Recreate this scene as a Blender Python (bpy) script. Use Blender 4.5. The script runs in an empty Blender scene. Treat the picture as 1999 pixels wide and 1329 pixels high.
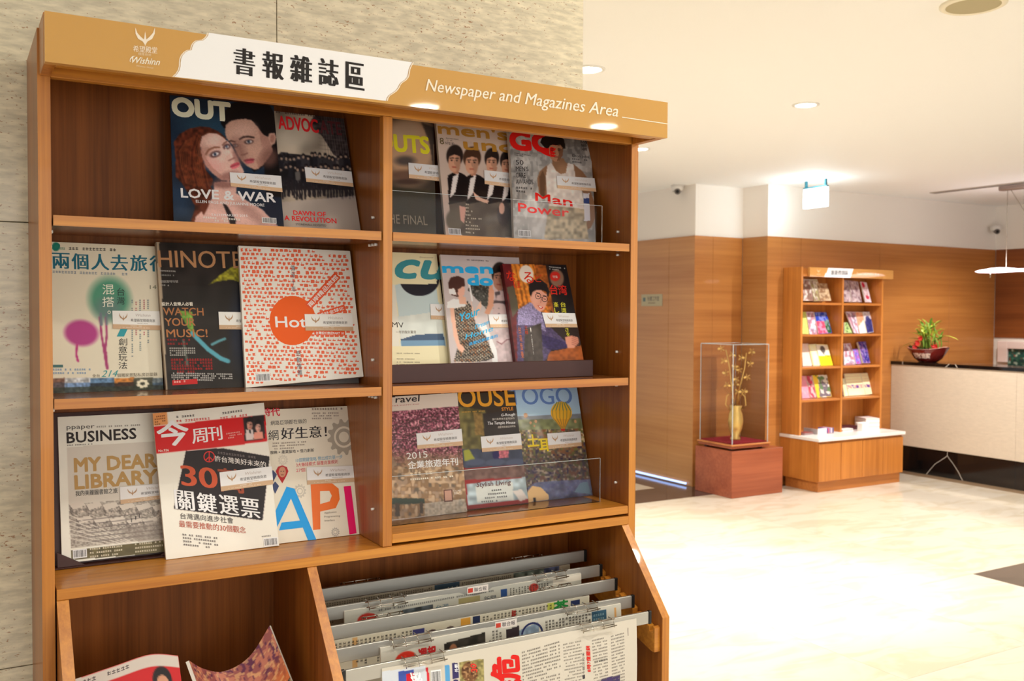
import bpy, bmesh, math, random
import numpy as np
from mathutils import Vector, Matrix
random.seed(7)
SC = bpy.context.scene
COL = SC.collection

# ---------------------------------------------------------------- camera
cam = bpy.data.cameras.new('camera'); cam_o = bpy.data.objects.new('camera', cam); COL.objects.link(cam_o)
cam.sensor_width = 36.0; cam.lens = 1868.6 / 1999 * 36.0; cam.dof.use_dof = True; cam.dof.focus_distance = 1.8; cam.dof.aperture_fstop = 9.0; cam.clip_start = 0.02; cam.clip_end = 100
yaw, pitch, roll = -0.5301, 0.0298, 0.0051
fw = np.array([-math.sin(yaw), math.cos(yaw), 0]); rt = np.array([math.cos(yaw), math.sin(yaw), 0]); up = np.array([0, 0, 1.])
fw2 = fw * math.cos(pitch) - up * math.sin(pitch); up2 = up * math.cos(pitch) + fw * math.sin(pitch)
rt2 = rt * math.cos(roll) + up2 * math.sin(roll); up3 = up2 * math.cos(roll) - rt * math.sin(roll)
cam_o.matrix_world = Matrix(((rt2[0], up3[0], -fw2[0], -0.1221), (rt2[1], up3[1], -fw2[1], -1.7046), (rt2[2], up3[2], -fw2[2], 1.45), (0, 0, 0, 1)))
SC.camera = cam_o

# ---------------------------------------------------------------- world, exposure, lamps
SC.view_settings.view_transform = 'Standard'; SC.view_settings.look = 'None'
SC.view_settings.gamma = 1.0; SC.view_settings.use_curve_mapping = False
SC.view_settings.exposure = 0.56
W = bpy.data.worlds.new('world'); SC.world = W; W.use_nodes = True
W.node_tree.nodes['Background'].inputs[0].default_value = (1.0, 0.985, 0.96, 1)
W.node_tree.nodes['Background'].inputs[1].default_value = 0.62

def area(name, loc, rot, sx, sy, power, col):
    l = bpy.data.lights.new(name, 'AREA'); l.shape = 'RECTANGLE'; l.size = sx; l.size_y = sy; l.energy = power; l.color = col
    o = bpy.data.objects.new(name, l); COL.objects.link(o); o.location = loc; o.rotation_euler = rot; return o
def spot(name, loc, power, col=(1, .87, .66), size=1.9, blend=.8, tgt=None, r=.04):
    l = bpy.data.lights.new(name, 'SPOT'); l.energy = power; l.color = col; l.spot_size = size; l.spot_blend = blend; l.shadow_soft_size = r
    o = bpy.data.objects.new(name, l); COL.objects.link(o); o.location = loc
    if tgt is not None:
        o.rotation_euler = (Vector(tgt) - Vector(loc)).to_track_quat('-Z', 'Y').to_euler()
    return o
H_C = 2.52
WARM = (1.0, .955, .86); NEUT = (1.0, .97, .94); COOL = (.85, .93, 1.0)
# downlights: floor pools between the racks (x, y, power, cone, colour)
for i, (x, y, p, s, c, b) in enumerate([(3.75, 1.85, 150, .80, WARM, .7), (3.67, 1.80, 165, 2.6, WARM, .9), (2.5, 1.79, 100, .85, WARM, .7), (2.31, 1.79, 155, 2.6, WARM, .9), (3.77, 3.30, 110, .85, WARM, .7), (3.77, 3.31, 120, 2.6, WARM, .9),
                                  (2.4, 3.3, 120, 1.3, WARM, .9), (2.02, -3.07, 150, 2.3, WARM, .8), (3.12, -3.0, 190, 2.3, WARM, .8),
                                  (0.35, -1.05, 30, 1.9, WARM, .9), (1.25, -0.95, 44, 1.9, WARM, .9), (5.0, 0.3, 130, 2.5, NEUT, .9), (6.3, 2.7, 210, 2.6, NEUT, .9),
                                  (7.85, 3.2, 100, 2.2, WARM, .9), (-1.2, -1.2, 30, 2.2, NEUT, .8)]):
    spot('downlight_lamp', (x, y, H_C - .012), p, c, s, b)
spot('wall_fill_spot', (2.45, -.85, H_C - .012), 62, WARM, 1.5, 1, tgt=(.7, .235, 2.0))  # added spot without a fitting, brightens the stone wall from the right
area('lobby_fill_light', (3.0, -5.9, 1.45), (math.radians(90), 0, 0), 7.0, 2.0, 60, (1, .97, .92))  # added area fill behind the camera, stands for no modelled window

# ---------------------------------------------------------------- materials
def lin(c):
    out = []
    for v in c[:3]:
        v = v / 255.0
        out.append(v / 12.92 if v <= .04045 else ((v + .055) / 1.055) ** 2.4)
    return tuple(out)
MATS = {}
def mat(name, col=(128, 128, 128), rough=.5, metal=0, spec=.5, coat=0, alpha=1, trans=0, emit=None, estr=0, ior=1.45):
    if name in MATS: return MATS[name]
    m = bpy.data.materials.new(name); m.use_nodes = True; b = m.node_tree.nodes['Principled BSDF']
    b.inputs['Base Color'].default_value = (*lin(col), 1); b.inputs['Roughness'].default_value = rough
    b.inputs['Metallic'].default_value = metal; b.inputs['Specular IOR Level'].default_value = spec
    b.inputs['Coat Weight'].default_value = coat; b.inputs['Transmission Weight'].default_value = trans; b.inputs['IOR'].default_value = ior
    if emit: b.inputs['Emission Color'].default_value = (*lin(emit), 1); b.inputs['Emission Strength'].default_value = estr
    MATS[name] = m; return m
def nodes(m): return m.node_tree.nodes, m.node_tree.links, m.node_tree.nodes['Principled BSDF']
def wood(name, light, dark, axis='Z', rough=.35, scale=1.0, coat=.15, var=.12):
    """veneer: grain stretched along one axis"""
    m = mat(name, light, rough, coat=coat); N, L, b = nodes(m)
    tc = N.new('ShaderNodeTexCoord'); mp = N.new('ShaderNodeMapping'); L.new(tc.outputs['Object'], mp.inputs[0])
    s = {'X': (1.2, 60, 60), 'Y': (60, 1.2, 60), 'Z': (60, 60, 1.2)}[axis]; mp.inputs['Scale'].default_value = [v * scale for v in s]
    n1 = N.new('ShaderNodeTexNoise'); n1.inputs['Scale'].default_value = 1.6; n1.inputs['Detail'].default_value = 6; n1.inputs['Roughness'].default_value = .65
    L.new(mp.outputs[0], n1.inputs['Vector'])
    mp2 = N.new('ShaderNodeMapping'); L.new(tc.outputs['Object'], mp2.inputs[0]); mp2.inputs['Scale'].default_value = [v * scale * .12 + .3 for v in s]
    n2 = N.new('ShaderNodeTexNoise'); n2.inputs['Scale'].default_value = 1.5; n2.inputs['Detail'].default_value = 3; L.new(mp2.outputs[0], n2.inputs['Vector'])
    mix = N.new('ShaderNodeMath'); mix.operation = 'ADD'; L.new(n1.outputs[0], mix.inputs[0]); L.new(n2.outputs[0], mix.inputs[1])
    r = N.new('ShaderNodeMapRange'); r.inputs['From Min'].default_value = .72; r.inputs['From Max'].default_value = 1.3; L.new(mix.outputs[0], r.inputs[0])
    cr = N.new('ShaderNodeMix'); cr.data_type = 'RGBA'; cr.inputs[6].default_value = (*lin(dark), 1); cr.inputs[7].default_value = (*lin(light), 1)
    L.new(r.outputs[0], cr.inputs[0]); L.new(cr.outputs[2], b.inputs['Base Color'])
    bp = N.new('ShaderNodeBump'); bp.inputs['Strength'].default_value = var; bp.inputs['Distance'].default_value = .0006; L.new(n1.outputs[0], bp.inputs['Height']); L.new(bp.outputs[0], b.inputs['Normal'])
    return m
M_WX = wood('veneer_horizontal', (214, 146, 52), (160, 92, 26), 'X')
M_WZ = wood('veneer_vertical', (208, 138, 50), (154, 88, 26), 'Z')
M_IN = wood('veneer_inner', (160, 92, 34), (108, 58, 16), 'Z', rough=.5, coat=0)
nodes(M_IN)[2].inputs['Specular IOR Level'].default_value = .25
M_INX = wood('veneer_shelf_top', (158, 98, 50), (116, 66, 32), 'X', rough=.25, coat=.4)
M_FARX = wood('veneer_far_wall', (196, 130, 66), (162, 98, 44), 'X', rough=.42, scale=.3)
M_FARY = wood('veneer_far_wall_side', (194, 140, 84), (168, 112, 60), 'Y', rough=.38, scale=.35)
M_PLX = wood('cherry_veneer', (170, 92, 58), (132, 62, 36), 'X', rough=.35, scale=.5)
M_PLY = wood('cherry_veneer_side', (140, 84, 42), (108, 58, 28), 'Z', rough=.35, scale=.5)

def stone(name, base, spots, rough, sz=1.0, streak='X', lo=.9, hi=1.05):
    m = mat(name, base, rough); N, L, b = nodes(m)
    tc = N.new('ShaderNodeTexCoord'); mp = N.new('ShaderNodeMapping'); L.new(tc.outputs['Object'], mp.inputs[0])
    mp.inputs['Scale'].default_value = (1, 1, 4) if streak == 'X' else (2, 1, 1)
    n1 = N.new('ShaderNodeTexNoise'); n1.inputs['Scale'].default_value = 28 * sz; n1.inputs['Detail'].default_value = 5; L.new(mp.outputs[0], n1.inputs['Vector'])
    mp3 = N.new('ShaderNodeMapping'); L.new(tc.outputs['Object'], mp3.inputs[0]); mp3.inputs['Scale'].default_value = (1, 1, 2.2)
    n2 = N.new('ShaderNodeTexNoise'); n2.inputs['Scale'].default_value = 130 * sz; n2.inputs['Detail'].default_value = 3; L.new(mp3.outputs[0], n2.inputs['Vector'])
    n3 = N.new('ShaderNodeTexNoise'); n3.inputs['Scale'].default_value = 5 * sz; L.new(mp3.outputs[0], n3.inputs['Vector'])
    m3 = N.new('ShaderNodeMath'); m3.operation = 'MULTIPLY_ADD'; m3.inputs[1].default_value = .22; L.new(n3.outputs[0], m3.inputs[0]); L.new(n2.outputs[0], m3.inputs[2])
    r = N.new('ShaderNodeMapRange'); r.inputs['From Min'].default_value = .755; r.inputs['From Max'].default_value = .83; L.new(m3.outputs[0], r.inputs[0])
    r1 = N.new('ShaderNodeMapRange'); r1.inputs['From Min'].default_value = .35; r1.inputs['From Max'].default_value = .7; L.new(n1.outputs[0], r1.inputs[0])
    c1 = N.new('ShaderNodeMix'); c1.data_type = 'RGBA'; c1.inputs[6].default_value = (*lin(tuple(v * lo for v in base)), 1); c1.inputs[7].default_value = (*lin(tuple(min(255, v * hi) for v in base)), 1)
    L.new(r1.outputs[0], c1.inputs[0])
    c2 = N.new('ShaderNodeMix'); c2.data_type = 'RGBA'; L.new(r.outputs[0], c2.inputs[0]); L.new(c1.outputs[2], c2.inputs[6]); c2.inputs[7].default_value = (*lin(spots), 1)
    L.new(c2.outputs[2], b.inputs['Base Color'])
    return m
M_STONE = stone('travertine', (222, 212, 184), (166, 130, 98), .13)
M_CSTONE = stone('counter_stone', (198, 182, 162), (180, 162, 142), .4, .6, lo=.97, hi=1.01)

def floor_mat(name, base, vein, rough):
    m = mat(name, base, rough); N, L, b = nodes(m)
    tc = N.new('ShaderNodeTexCoord'); oi = N.new('ShaderNodeObjectInfo')
    ad = N.new('ShaderNodeVectorMath'); ad.operation = 'ADD'; L.new(tc.outputs['Object'], ad.inputs[0])
    mu = N.new('ShaderNodeVectorMath'); mu.operation = 'SCALE'; mu.inputs['Scale'].default_value = 9; cmb = N.new('ShaderNodeCombineXYZ')
    L.new(oi.outputs['Random'], cmb.inputs[0]); L.new(oi.outputs['Random'], cmb.inputs[1]); L.new(cmb.outputs[0], mu.inputs[0]); L.new(mu.outputs[0], ad.inputs[1])
    mp = N.new('ShaderNodeMapping'); mp.inputs['Scale'].default_value = (1.2, 3.0, 1); mp.inputs['Rotation'].default_value = (0, 0, .35); L.new(ad.outputs[0], mp.inputs[0])
    n1 = N.new('ShaderNodeTexNoise'); n1.inputs['Scale'].default_value = 2.2; n1.inputs['Detail'].default_value = 7; n1.inputs['Distortion'].default_value = 1.2; L.new(mp.outputs[0], n1.inputs['Vector'])
    r = N.new('ShaderNodeMapRange'); r.inputs['From Min'].default_value = .47; r.inputs['From Max'].default_value = .62; L.new(n1.outputs[0], r.inputs[0])
    c = N.new('ShaderNodeMix'); c.data_type = 'RGBA'; c.inputs[6].default_value = (*lin(base), 1); c.inputs[7].default_value = (*lin(vein), 1); L.new(r.outputs[0], c.inputs[0]); L.new(c.outputs[2], b.inputs['Base Color'])
    return m
M_FLOOR = floor_mat('cream_marble', (207, 196, 178), (197, 184, 162), .09)
M_FDARK = floor_mat('dark_marble', (70, 56, 50), (54, 42, 38), .12)
def vein_mat(name, base, vein):
    m = mat(name, base, .08); N, L, b = nodes(m)
    tc = N.new('ShaderNodeTexCoord'); mp = N.new('ShaderNodeMapping'); L.new(tc.outputs['Object'], mp.inputs[0]); mp.inputs['Rotation'].default_value = (.5, .3, .2)
    v = N.new('ShaderNodeTexVoronoi'); v.feature = 'DISTANCE_TO_EDGE'; v.inputs['Scale'].default_value = 1.7
    n = N.new('ShaderNodeTexNoise'); n.inputs['Scale'].default_value = 3; L.new(mp.outputs[0], n.inputs['Vector'])
    ad = N.new('ShaderNodeMix'); ad.data_type = 'VECTOR'; ad.inputs[0].default_value = .1; L.new(mp.outputs[0], ad.inputs[4]); L.new(n.outputs[1], ad.inputs[5]); L.new(ad.outputs[1], v.inputs['Vector'])
    r = N.new('ShaderNodeMapRange'); r.inputs['From Min'].default_value = .001; r.inputs['From Max'].default_value = .006; L.new(v.outputs['Distance'], r.inputs[0])
    c = N.new('ShaderNodeMix'); c.data_type = 'RGBA'; c.inputs[7].default_value = (*lin(base), 1); c.inputs[6].default_value = (*lin(vein), 1); L.new(r.outputs[0], c.inputs[0]); L.new(c.outputs[2], b.inputs['Base Color'])
    return m
M_BLACKM = vein_mat('black_marble', (14, 12, 12), (190, 180, 168))
def bumpy(name, col, rough, sc=60, st=.1):
    m = mat(name, col, rough); N, L, b = nodes(m)
    n = N.new('ShaderNodeTexNoise'); n.inputs['Scale'].default_value = sc; bp = N.new('ShaderNodeBump'); bp.inputs['Strength'].default_value = st; bp.inputs['Distance'].default_value = .001
    L.new(n.outputs[0], bp.inputs['Height']); L.new(bp.outputs[0], b.inputs['Normal']); return m
M_CEIL = bumpy('ceiling_paint', (247, 247, 246), .8); M_WHITE = bumpy('white_paint', (238, 230, 222), .75)
def attr_mat(name, rough, coat=0, spec=.5, wave=0):
    m = mat(name, (200, 200, 200), rough, coat=coat, spec=spec); N, L, b = nodes(m)
    a = N.new('ShaderNodeAttribute'); a.attribute_name = 'Col'; L.new(a.outputs['Color'], b.inputs['Base Color'])
    if coat: b.inputs['Coat Roughness'].default_value = .08
    if wave:
        tc = N.new('ShaderNodeTexCoord'); n = N.new('ShaderNodeTexNoise'); n.inputs['Scale'].default_value = 9; n.inputs['Detail'].default_value = 2; L.new(tc.outputs['Object'], n.inputs['Vector'])
        bp = N.new('ShaderNodeBump'); bp.inputs['Strength'].default_value = wave; bp.inputs['Distance'].default_value = .02
        L.new(n.outputs[0], bp.inputs['Height']); L.new(bp.outputs[0], b.inputs['Normal']); L.new(bp.outputs[0], b.inputs['Coat Normal'])
    return m
M_PRINT = attr_mat('glossy_print', .4, .18, .3, wave=.12); M_PLASTIC = attr_mat('sleeved_print', .3, .6, .35, wave=.5)
M_NEWS = attr_mat('newsprint', .85, 0, .2); M_SIGN = attr_mat('sign_print', .035, 0, .6); M_STICK = attr_mat('sticker_print', .5)
M_PAGE = bumpy('page_edges', (232, 226, 212), .8, 400, .3)
M_BROWN = bumpy('brown_leather', (66, 34, 28), .4, 300, .2)
M_DARK = mat('black_plastic', (16, 15, 15), .35); M_CHROME = mat('chrome_wire', (190, 184, 170), .18, 1)
M_ALU = bumpy('brushed_aluminium', (176, 174, 166), .38, 200, .08); nodes(M_ALU)[2].inputs['Metallic'].default_value = .75
M_PIN = mat('white_nylon', (235, 232, 225), .4)
M_ACR = mat('clear_acrylic', (250, 250, 252), .03, trans=1, ior=1.15)
M_ACRE = mat('acrylic_edge', (225, 235, 238), .1, trans=.35)
M_GOLD = mat('gold_foil', (228, 190, 110), .35, .7); M_RED = bumpy('red_velvet', (150, 18, 34), .8, 200, .3)
M_WTOP = mat('white_worktop', (236, 228, 222), .2)

# ---------------------------------------------------------------- object helpers
def link(o, parent=None):
    COL.objects.link(o)
    if parent is not None:
        o.parent = parent
        R = parent
        M = Matrix.Identity(4)
        while R is not None: M = R.matrix_basis @ M if R.type == 'EMPTY' else M; R = R.parent
        if parent.type == 'EMPTY': o.matrix_parent_inverse = parent.matrix_basis.inverted()
    return o
def tag(o, label=None, cat=None, group=None, kind=None):
    if label: o['label'] = label
    if cat: o['category'] = cat
    if group: o['group'] = group
    if kind: o['kind'] = kind
    return o
def thing(name, loc, label, cat, group=None):
    o = bpy.data.objects.new(name, None); o.empty_display_size = .05; COL.objects.link(o); o.location = loc
    return tag(o, label, cat, group)
def obj(name, verts, faces, m, parent=None, smooth=False):
    me = bpy.data.meshes.new(name); me.from_pydata([tuple(map(float, v)) for v in verts], [], faces); me.materials.append(m)
    if smooth: me.polygons.foreach_set('use_smooth', [True] * len(me.polygons))
    me.update(); return link(bpy.data.objects.new(name, me), parent)
def bobj(name, bm, m, parent=None, smooth=False):
    me = bpy.data.meshes.new(name); bm.to_mesh(me); bm.free(); me.materials.append(m)
    if smooth: me.polygons.foreach_set('use_smooth', [True] * len(me.polygons))
    return link(bpy.data.objects.new(name, me), parent)
def add_box(bm, x0, x1, y0, y1, z0, z1, bev=0):
    r = bmesh.ops.create_cube(bm, size=1); vs = r['verts']
    for v in vs: v.co = Vector((x0 + (v.co.x + .5) * (x1 - x0), y0 + (v.co.y + .5) * (y1 - y0), z0 + (v.co.z + .5) * (z1 - z0)))
    if bev: bmesh.ops.bevel(bm, geom=list({e for v in vs for e in v.link_edges}), offset=bev, segments=1, affect='EDGES')
def box(name, x0, x1, y0, y1, z0, z1, m, parent=None, bev=.0008):
    bm = bmesh.new(); add_box(bm, x0, x1, y0, y1, z0, z1, bev); return bobj(name, bm, m, parent)
def prism(name, prof, x0, x1, m, parent=None, bev=.0008):
    """YZ outline extruded along X"""
    bm = bmesh.new(); a = [bm.verts.new((x0, y, z)) for y, z in prof]; b = [bm.verts.new((x1, y, z)) for y, z in prof]; n = len(prof)
    bm.faces.new(a[::-1]); bm.faces.new(b)
    for i in range(n): bm.faces.new((a[i], a[(i + 1) % n], b[(i + 1) % n], b[i]))
    bmesh.ops.recalc_face_normals(bm, faces=bm.faces[:])
    if bev: bmesh.ops.bevel(bm, geom=bm.edges[:], offset=bev, segments=1, affect='EDGES')
    return bobj(name, bm, m, parent)
def tube_geo(pts, r, n=8, V=None, F=None, caps=True):
    V = [] if V is None else V; F = [] if F is None else F
    pts = [Vector(p) for p in pts]; rs = r if isinstance(r, (list, tuple)) else [r] * len(pts); b = len(V); ref = Vector((0, 0, 1))
    for i, p in enumerate(pts):
        t = (pts[min(i + 1, len(pts) - 1)] - pts[max(i - 1, 0)]).normalized()
        if abs(t.dot(ref)) > .9: ref = Vector((1, 0, 0)) if abs(t.x) < .9 else Vector((0, 1, 0))
        a = t.cross(ref).normalized(); c = t.cross(a)
        for k in range(n):
            th = 2 * math.pi * k / n; V.append(p + (a * math.cos(th) + c * math.sin(th)) * rs[i])
    for i in range(len(pts) - 1):
        for k in range(n): F.append((b + i * n + k, b + i * n + (k + 1) % n, b + (i + 1) * n + (k + 1) % n, b + (i + 1) * n + k))
    if caps: F.append(tuple(b + k for k in range(n))[::-1]); F.append(tuple(b + (len(pts) - 1) * n + k for k in range(n)))
    return V, F
def tube(name, pts, r, m, parent=None, n=8):
    V, F = tube_geo(pts, r, n); return obj(name, V, F, m, parent, True)
def lathe(name, prof, loc, m, parent=None, n=32, sx=1, sy=1):
    V = []; F = []
    for r, z in prof:
        for k in range(n): th = 2 * math.pi * k / n; V.append((loc[0] + r * math.cos(th) * sx, loc[1] + r * math.sin(th) * sy, loc[2] + z))
    for i in range(len(prof) - 1):
        for k in range(n): F.append((i * n + k, i * n + (k + 1) % n, (i + 1) * n + (k + 1) % n, (i + 1) * n + k))
    return obj(name, V, F, m, parent, True)

# ---------------------------------------------------------------- printed sheets: flat print laid out on real surfaces
GL = {}
def glyphs(s, bold=0.0):
    k = (s, bold)
    if k in GL: return GL[k]
    c = bpy.data.curves.new('tmp', 'FONT'); c.body = s; c.resolution_u = 4 if len(s) < 6 else 2; c.offset = bold
    o = bpy.data.objects.new('tmp', c); COL.objects.link(o)
    dg = bpy.context.evaluated_depsgraph_get(); me = bpy.data.meshes.new_from_object(o.evaluated_get(dg))
    n = len(me.vertices); v = np.empty(n * 3); me.vertices.foreach_get('co', v); v = v.reshape(-1, 3)[:, :2].copy()
    f = [tuple(p.vertices) for p in me.polygons]
    bpy.data.meshes.remove(me); bpy.data.objects.remove(o); bpy.data.curves.remove(c)
    GL[k] = (v, f); return GL[k]
def homog(src, dst):
    A = []
    for (x, y), (u, v) in zip(src, dst):
        A.append([x, y, 1, 0, 0, 0, -u * x, -u * y, -u]); A.append([0, 0, 0, x, y, 1, -v * x, -v * y, -v])
    h = np.linalg.svd(np.array(A, float))[2][-1]; return h.reshape(3, 3) / h[-1]
def hap(Hm, P):
    P = np.asarray(P, float); q = P @ Hm[:, :2].T + Hm[:, 2]; return q[..., :2] / q[..., 2:]
def hash_noise(X, Y, seed=0):
    xi = np.floor(X).astype(int); yi = np.floor(Y).astype(int); fx = X - xi; fy = Y - yi; fx = fx * fx * (3 - 2 * fx); fy = fy * fy * (3 - 2 * fy)
    def h(a, b):
        n = (a * 374761393 + b * 668265263 + seed * 982451653) & 0x7fffffff; n = ((n ^ (n >> 13)) * 1274126177) & 0x7fffffff
        return ((n ^ (n >> 16)) & 0xffff) / 65535.0
    return (h(xi, yi) * (1 - fx) + h(xi + 1, yi) * fx) * (1 - fy) + (h(xi, yi + 1) * (1 - fx) + h(xi + 1, yi + 1) * fx) * fy

class Sheet:
    """a sheet of paper: quad = TL,TR,BR,BL in metres; ref = the same corners on the artwork's own page; crop = artwork units"""
    def __init__(s, quad, ref, crop=(0, 0, 1), bend=0, cell=1.6, gain=1.0, wave=None):
        s.q = np.array(quad, float); s.ref = ref; s.bend = bend; s.cell = cell; s.gain = gain; s.wave = wave
        s.set_crop(*crop)
        n = np.cross(s.q[3] - s.q[0], s.q[1] - s.q[0]); s.n = n / np.linalg.norm(n); 
    def set_crop(s, ox, oy, k):
        r = [((x - ox) * k, (y - oy) * k) for x, y in s.ref]
        s.k = k; s.H = homog(r, [(0, 0), (1, 0), (1, 1), (0, 1)]); s.Hi = np.linalg.inv(s.H)
        a, b, c = hap(s.Hi, [(.5, .5), (.52, .5), (.5, .48)]); s.right = (b - a) / np.linalg.norm(b - a); s.upv = (c - a) / np.linalg.norm(c - a)
    def p3(s, uv, e=0):
        u = uv[..., 0:1]; v = uv[..., 1:2]; q = s.q
        P = (q[0] * (1 - u) + q[1] * u) * (1 - v) + (q[3] * (1 - u) + q[2] * u) * v
        off = e + s.bend * np.sin(np.pi * np.clip(v, 0, 1))
        if s.wave: off = off + s.wave(u, v)
        return P + s.n * off
    def build(s):
        w = np.linalg.norm(np.subtract(s.ref[1], s.ref[0])); h = np.linalg.norm(np.subtract(s.ref[3], s.ref[0]))
        nx = max(4, int(w / s.cell)); ny = max(4, int(h / s.cell))
        s.U, s.V = np.meshgrid(np.linspace(0, 1, nx + 1), np.linspace(0, 1, ny + 1))
        s.nx, s.ny = nx, ny; s.grid()
        s.C = np.ones(s.X.shape + (3,)) * .9
        s.vv = []; s.ff = []; s.cc = []; s.nv = 0; s.lay = 0
    def grid(s):
        p = hap(s.Hi, np.stack([s.U, s.V], -1)); s.X, s.Y = p[..., 0], p[..., 1]
    def crop(s, ox, oy, k): s.set_crop(ox, oy, k); s.grid()
    # --- painted canvas
    def fill(s, c): s.C[:] = np.array(c) / 255.
    def mixm(s, m, c):
        c = np.asarray(c, float) / 255. if not isinstance(c, np.ndarray) else c
        s.C += (c - s.C) * m[..., None]
    def ell(s, cx, cy, rx, ry, c, ang=0, soft=.12, a=1):
        t = math.radians(ang); dx = s.X - cx; dy = s.Y - cy; x = (dx * math.cos(t) + dy * math.sin(t)) / rx; y = (-dx * math.sin(t) + dy * math.cos(t)) / ry
        d = np.sqrt(x * x + y * y); s.mixm(np.clip((1 - d) / soft + .5, 0, 1) * a, c)
    def inside(s, pts):
        m = np.zeros(s.X.shape, bool); n = len(pts)
        for i in range(n):
            x0, y0 = pts[i]; x1, y1 = pts[(i + 1) % n]
            if y0 == y1: continue
            c = ((y0 > s.Y) != (y1 > s.Y)) & (s.X < (x1 - x0) * (s.Y - y0) / (y1 - y0) + x0); m ^= c
        return m
    def poly(s, pts, c, a=1, nz=0, sc=20, seed=0):
        m = s.inside(pts).astype(float) * a
        if nz: 
            n = hash_noise(s.X / sc, s.Y / sc, seed); s.mixm(m, np.clip(np.array(c) / 255. * (1 + nz * (2 * n[..., None] - 1)), 0, 1))
        else: s.mixm(m, c)
    def blur(s, k=1):
        for _ in range(k):
            C = s.C; D = C.copy(); D[1:-1, 1:-1] = (C[1:-1, 1:-1] * 4 + C[:-2, 1:-1] + C[2:, 1:-1] + C[1:-1, :-2] + C[1:-1, 2:]) / 8; s.C = D
    def line(s, pts, w, c, a=1):
        for (x0, y0), (x1, y1) in zip(pts[:-1], pts[1:]):
            dx, dy = x1 - x0, y1 - y0; L2 = dx * dx + dy * dy + 1e-9; t = np.clip(((s.X - x0) * dx + (s.Y - y0) * dy) / L2, 0, 1)
            d = np.hypot(s.X - x0 - t * dx, s.Y - y0 - t * dy); s.mixm(np.clip((w / 2 - d) / (.8 * s.k) + .5, 0, 1) * a, c)
    def speck(s, m, cols, sc, th=.5, seed=1):
        n = hash_noise(s.X / sc, s.Y / sc, seed); n2 = hash_noise(s.X / sc * .7 + 9, s.Y / sc * .7, seed + 5)
        for i, c in enumerate(cols):
            k = hash_noise(s.X / sc + 13 * i, s.Y / sc + 7 * i, seed + i * 3); s.mixm(m * np.clip((k - th) * 6, 0, 1), c)
    # --- crisp ink: polygons and lettering in artwork units
    def ink(s, P, faces, c):
        s.lay += 1; e = .0006 + .000006 * s.lay
        p = s.p3(hap(s.H, np.asarray(P, float)), e); b = s.nv; s.vv.append(p); s.ff += [tuple(i + b for i in f) for f in faces]
        s.cc.append(np.tile(np.array(c, float) / 255., (len(p), 1))); s.nv += len(p)
    def vpoly(s, pts, c): s.ink(pts, [tuple(range(len(pts)))], c)
    def quadl(s, p0, p1, w, c):
        p0 = np.array(p0, float); p1 = np.array(p1, float); d = p1 - p0; n = np.array([-d[1], d[0]]) / (np.linalg.norm(d) + 1e-9) * w / 2
        s.vpoly([p0 - n, p1 - n, p1 + n, p0 + n], c)
    def T(s, txt, p0, p1, cap, c, bold=0, heavy=0, shear=0, upv=None):
        v, f = glyphs(txt, 0)
        if not len(v): return
        if bold: heavy = max(heavy, bold * 2.1 * cap); both = True
        else: both = False
        p0 = np.array(p0, float); p1 = np.array(p1, float); upd = s.upv if upv is None else np.array(upv, float)
        x0, x1 = v[:, 0].min(), v[:, 0].max()
        if ord(txt[0]) > 0x2E80: y0 = v[:, 1].min(); y1 = v[:, 1].max()
        else: y0 = 0; y1 = .73
        gx = (v[:, 0] - x0) / (x1 - x0); gy = (v[:, 1] - y0) / (y1 - y0)
        P = p0 + gx[:, None] * (p1 - p0) + gy[:, None] * upd * cap + (gy * shear * cap)[:, None] * (p1 - p0) / np.linalg.norm(p1 - p0)
        s.ink(P, f, c)
        if heavy:
            d = (p1 - p0) / np.linalg.norm(p1 - p0) * heavy; n = int(min(6, max(1, math.ceil(heavy / (.7 * s.k)))))
            for j in range(n): s.ink(P + d * ((j + 1) / n - .5), f, c)
            if both:
                for j in range(n): s.ink(P + upd * heavy * ((j + 1) / n - .5), f, c)
                for a, b in ((.35, .35), (-.35, .35), (.35, -.35), (-.35, -.35)): s.ink(P + d * a + upd * heavy * b, f, c)
    def VT(s, txt, a, b, w, c, bold=0, heavy=0):
        a = np.array(a, float); b = np.array(b, float); n = len(txt); st = (b - a) / n; h = np.linalg.norm(st) * .88
        for i, ch in enumerate(txt):
            if ch == ' ': continue
            base = a + st * (i + .94)
            s.T(ch, base - s.right * w / 2, base + s.right * w / 2, h, c, bold, heavy)
    def micro(s, p0, p1, h, c, rows=1, gap=1.7, seed=0, fill=.82, dirn=None):
        """greeked lines: strokes too small to read in the picture"""
        R = random.Random(seed + int(p0[0] * 3 + p0[1])); p0 = np.array(p0, float); p1 = np.array(p1, float); L = np.linalg.norm(p1 - p0); d = (p1 - p0) / L
        dn = -s.upv if dirn is None else np.array(dirn, float); n = int(L / (h * 1.12)); P = []; F = []
        for r in range(rows):
            o = p0 + dn * h * gap * r; last = int(n * (1 if r < rows - 1 else R.uniform(.55, 1)))
            for i in range(last):
                if R.random() > fill: continue
                q = o + d * i * h * 1.12; w = h * .88; t = h * .2
                for k in range(3):
                    if k < 2: a = q + dn * h * (.12 + .5 * k + .12 * R.random()); v0, v1, v2, v3 = a, a + d * w, a + d * w + dn * t, a + dn * t
                    else: a = q + d * w * R.uniform(.2, .6); v0, v1, v2, v3 = a, a + d * t, a + d * t + dn * h * .9, a + dn * h * .9
                    b = len(P); P += [v0, v1, v2, v3]; F.append((b, b + 1, b + 2, b + 3))
        if P: s.ink(P, F, c)
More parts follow.
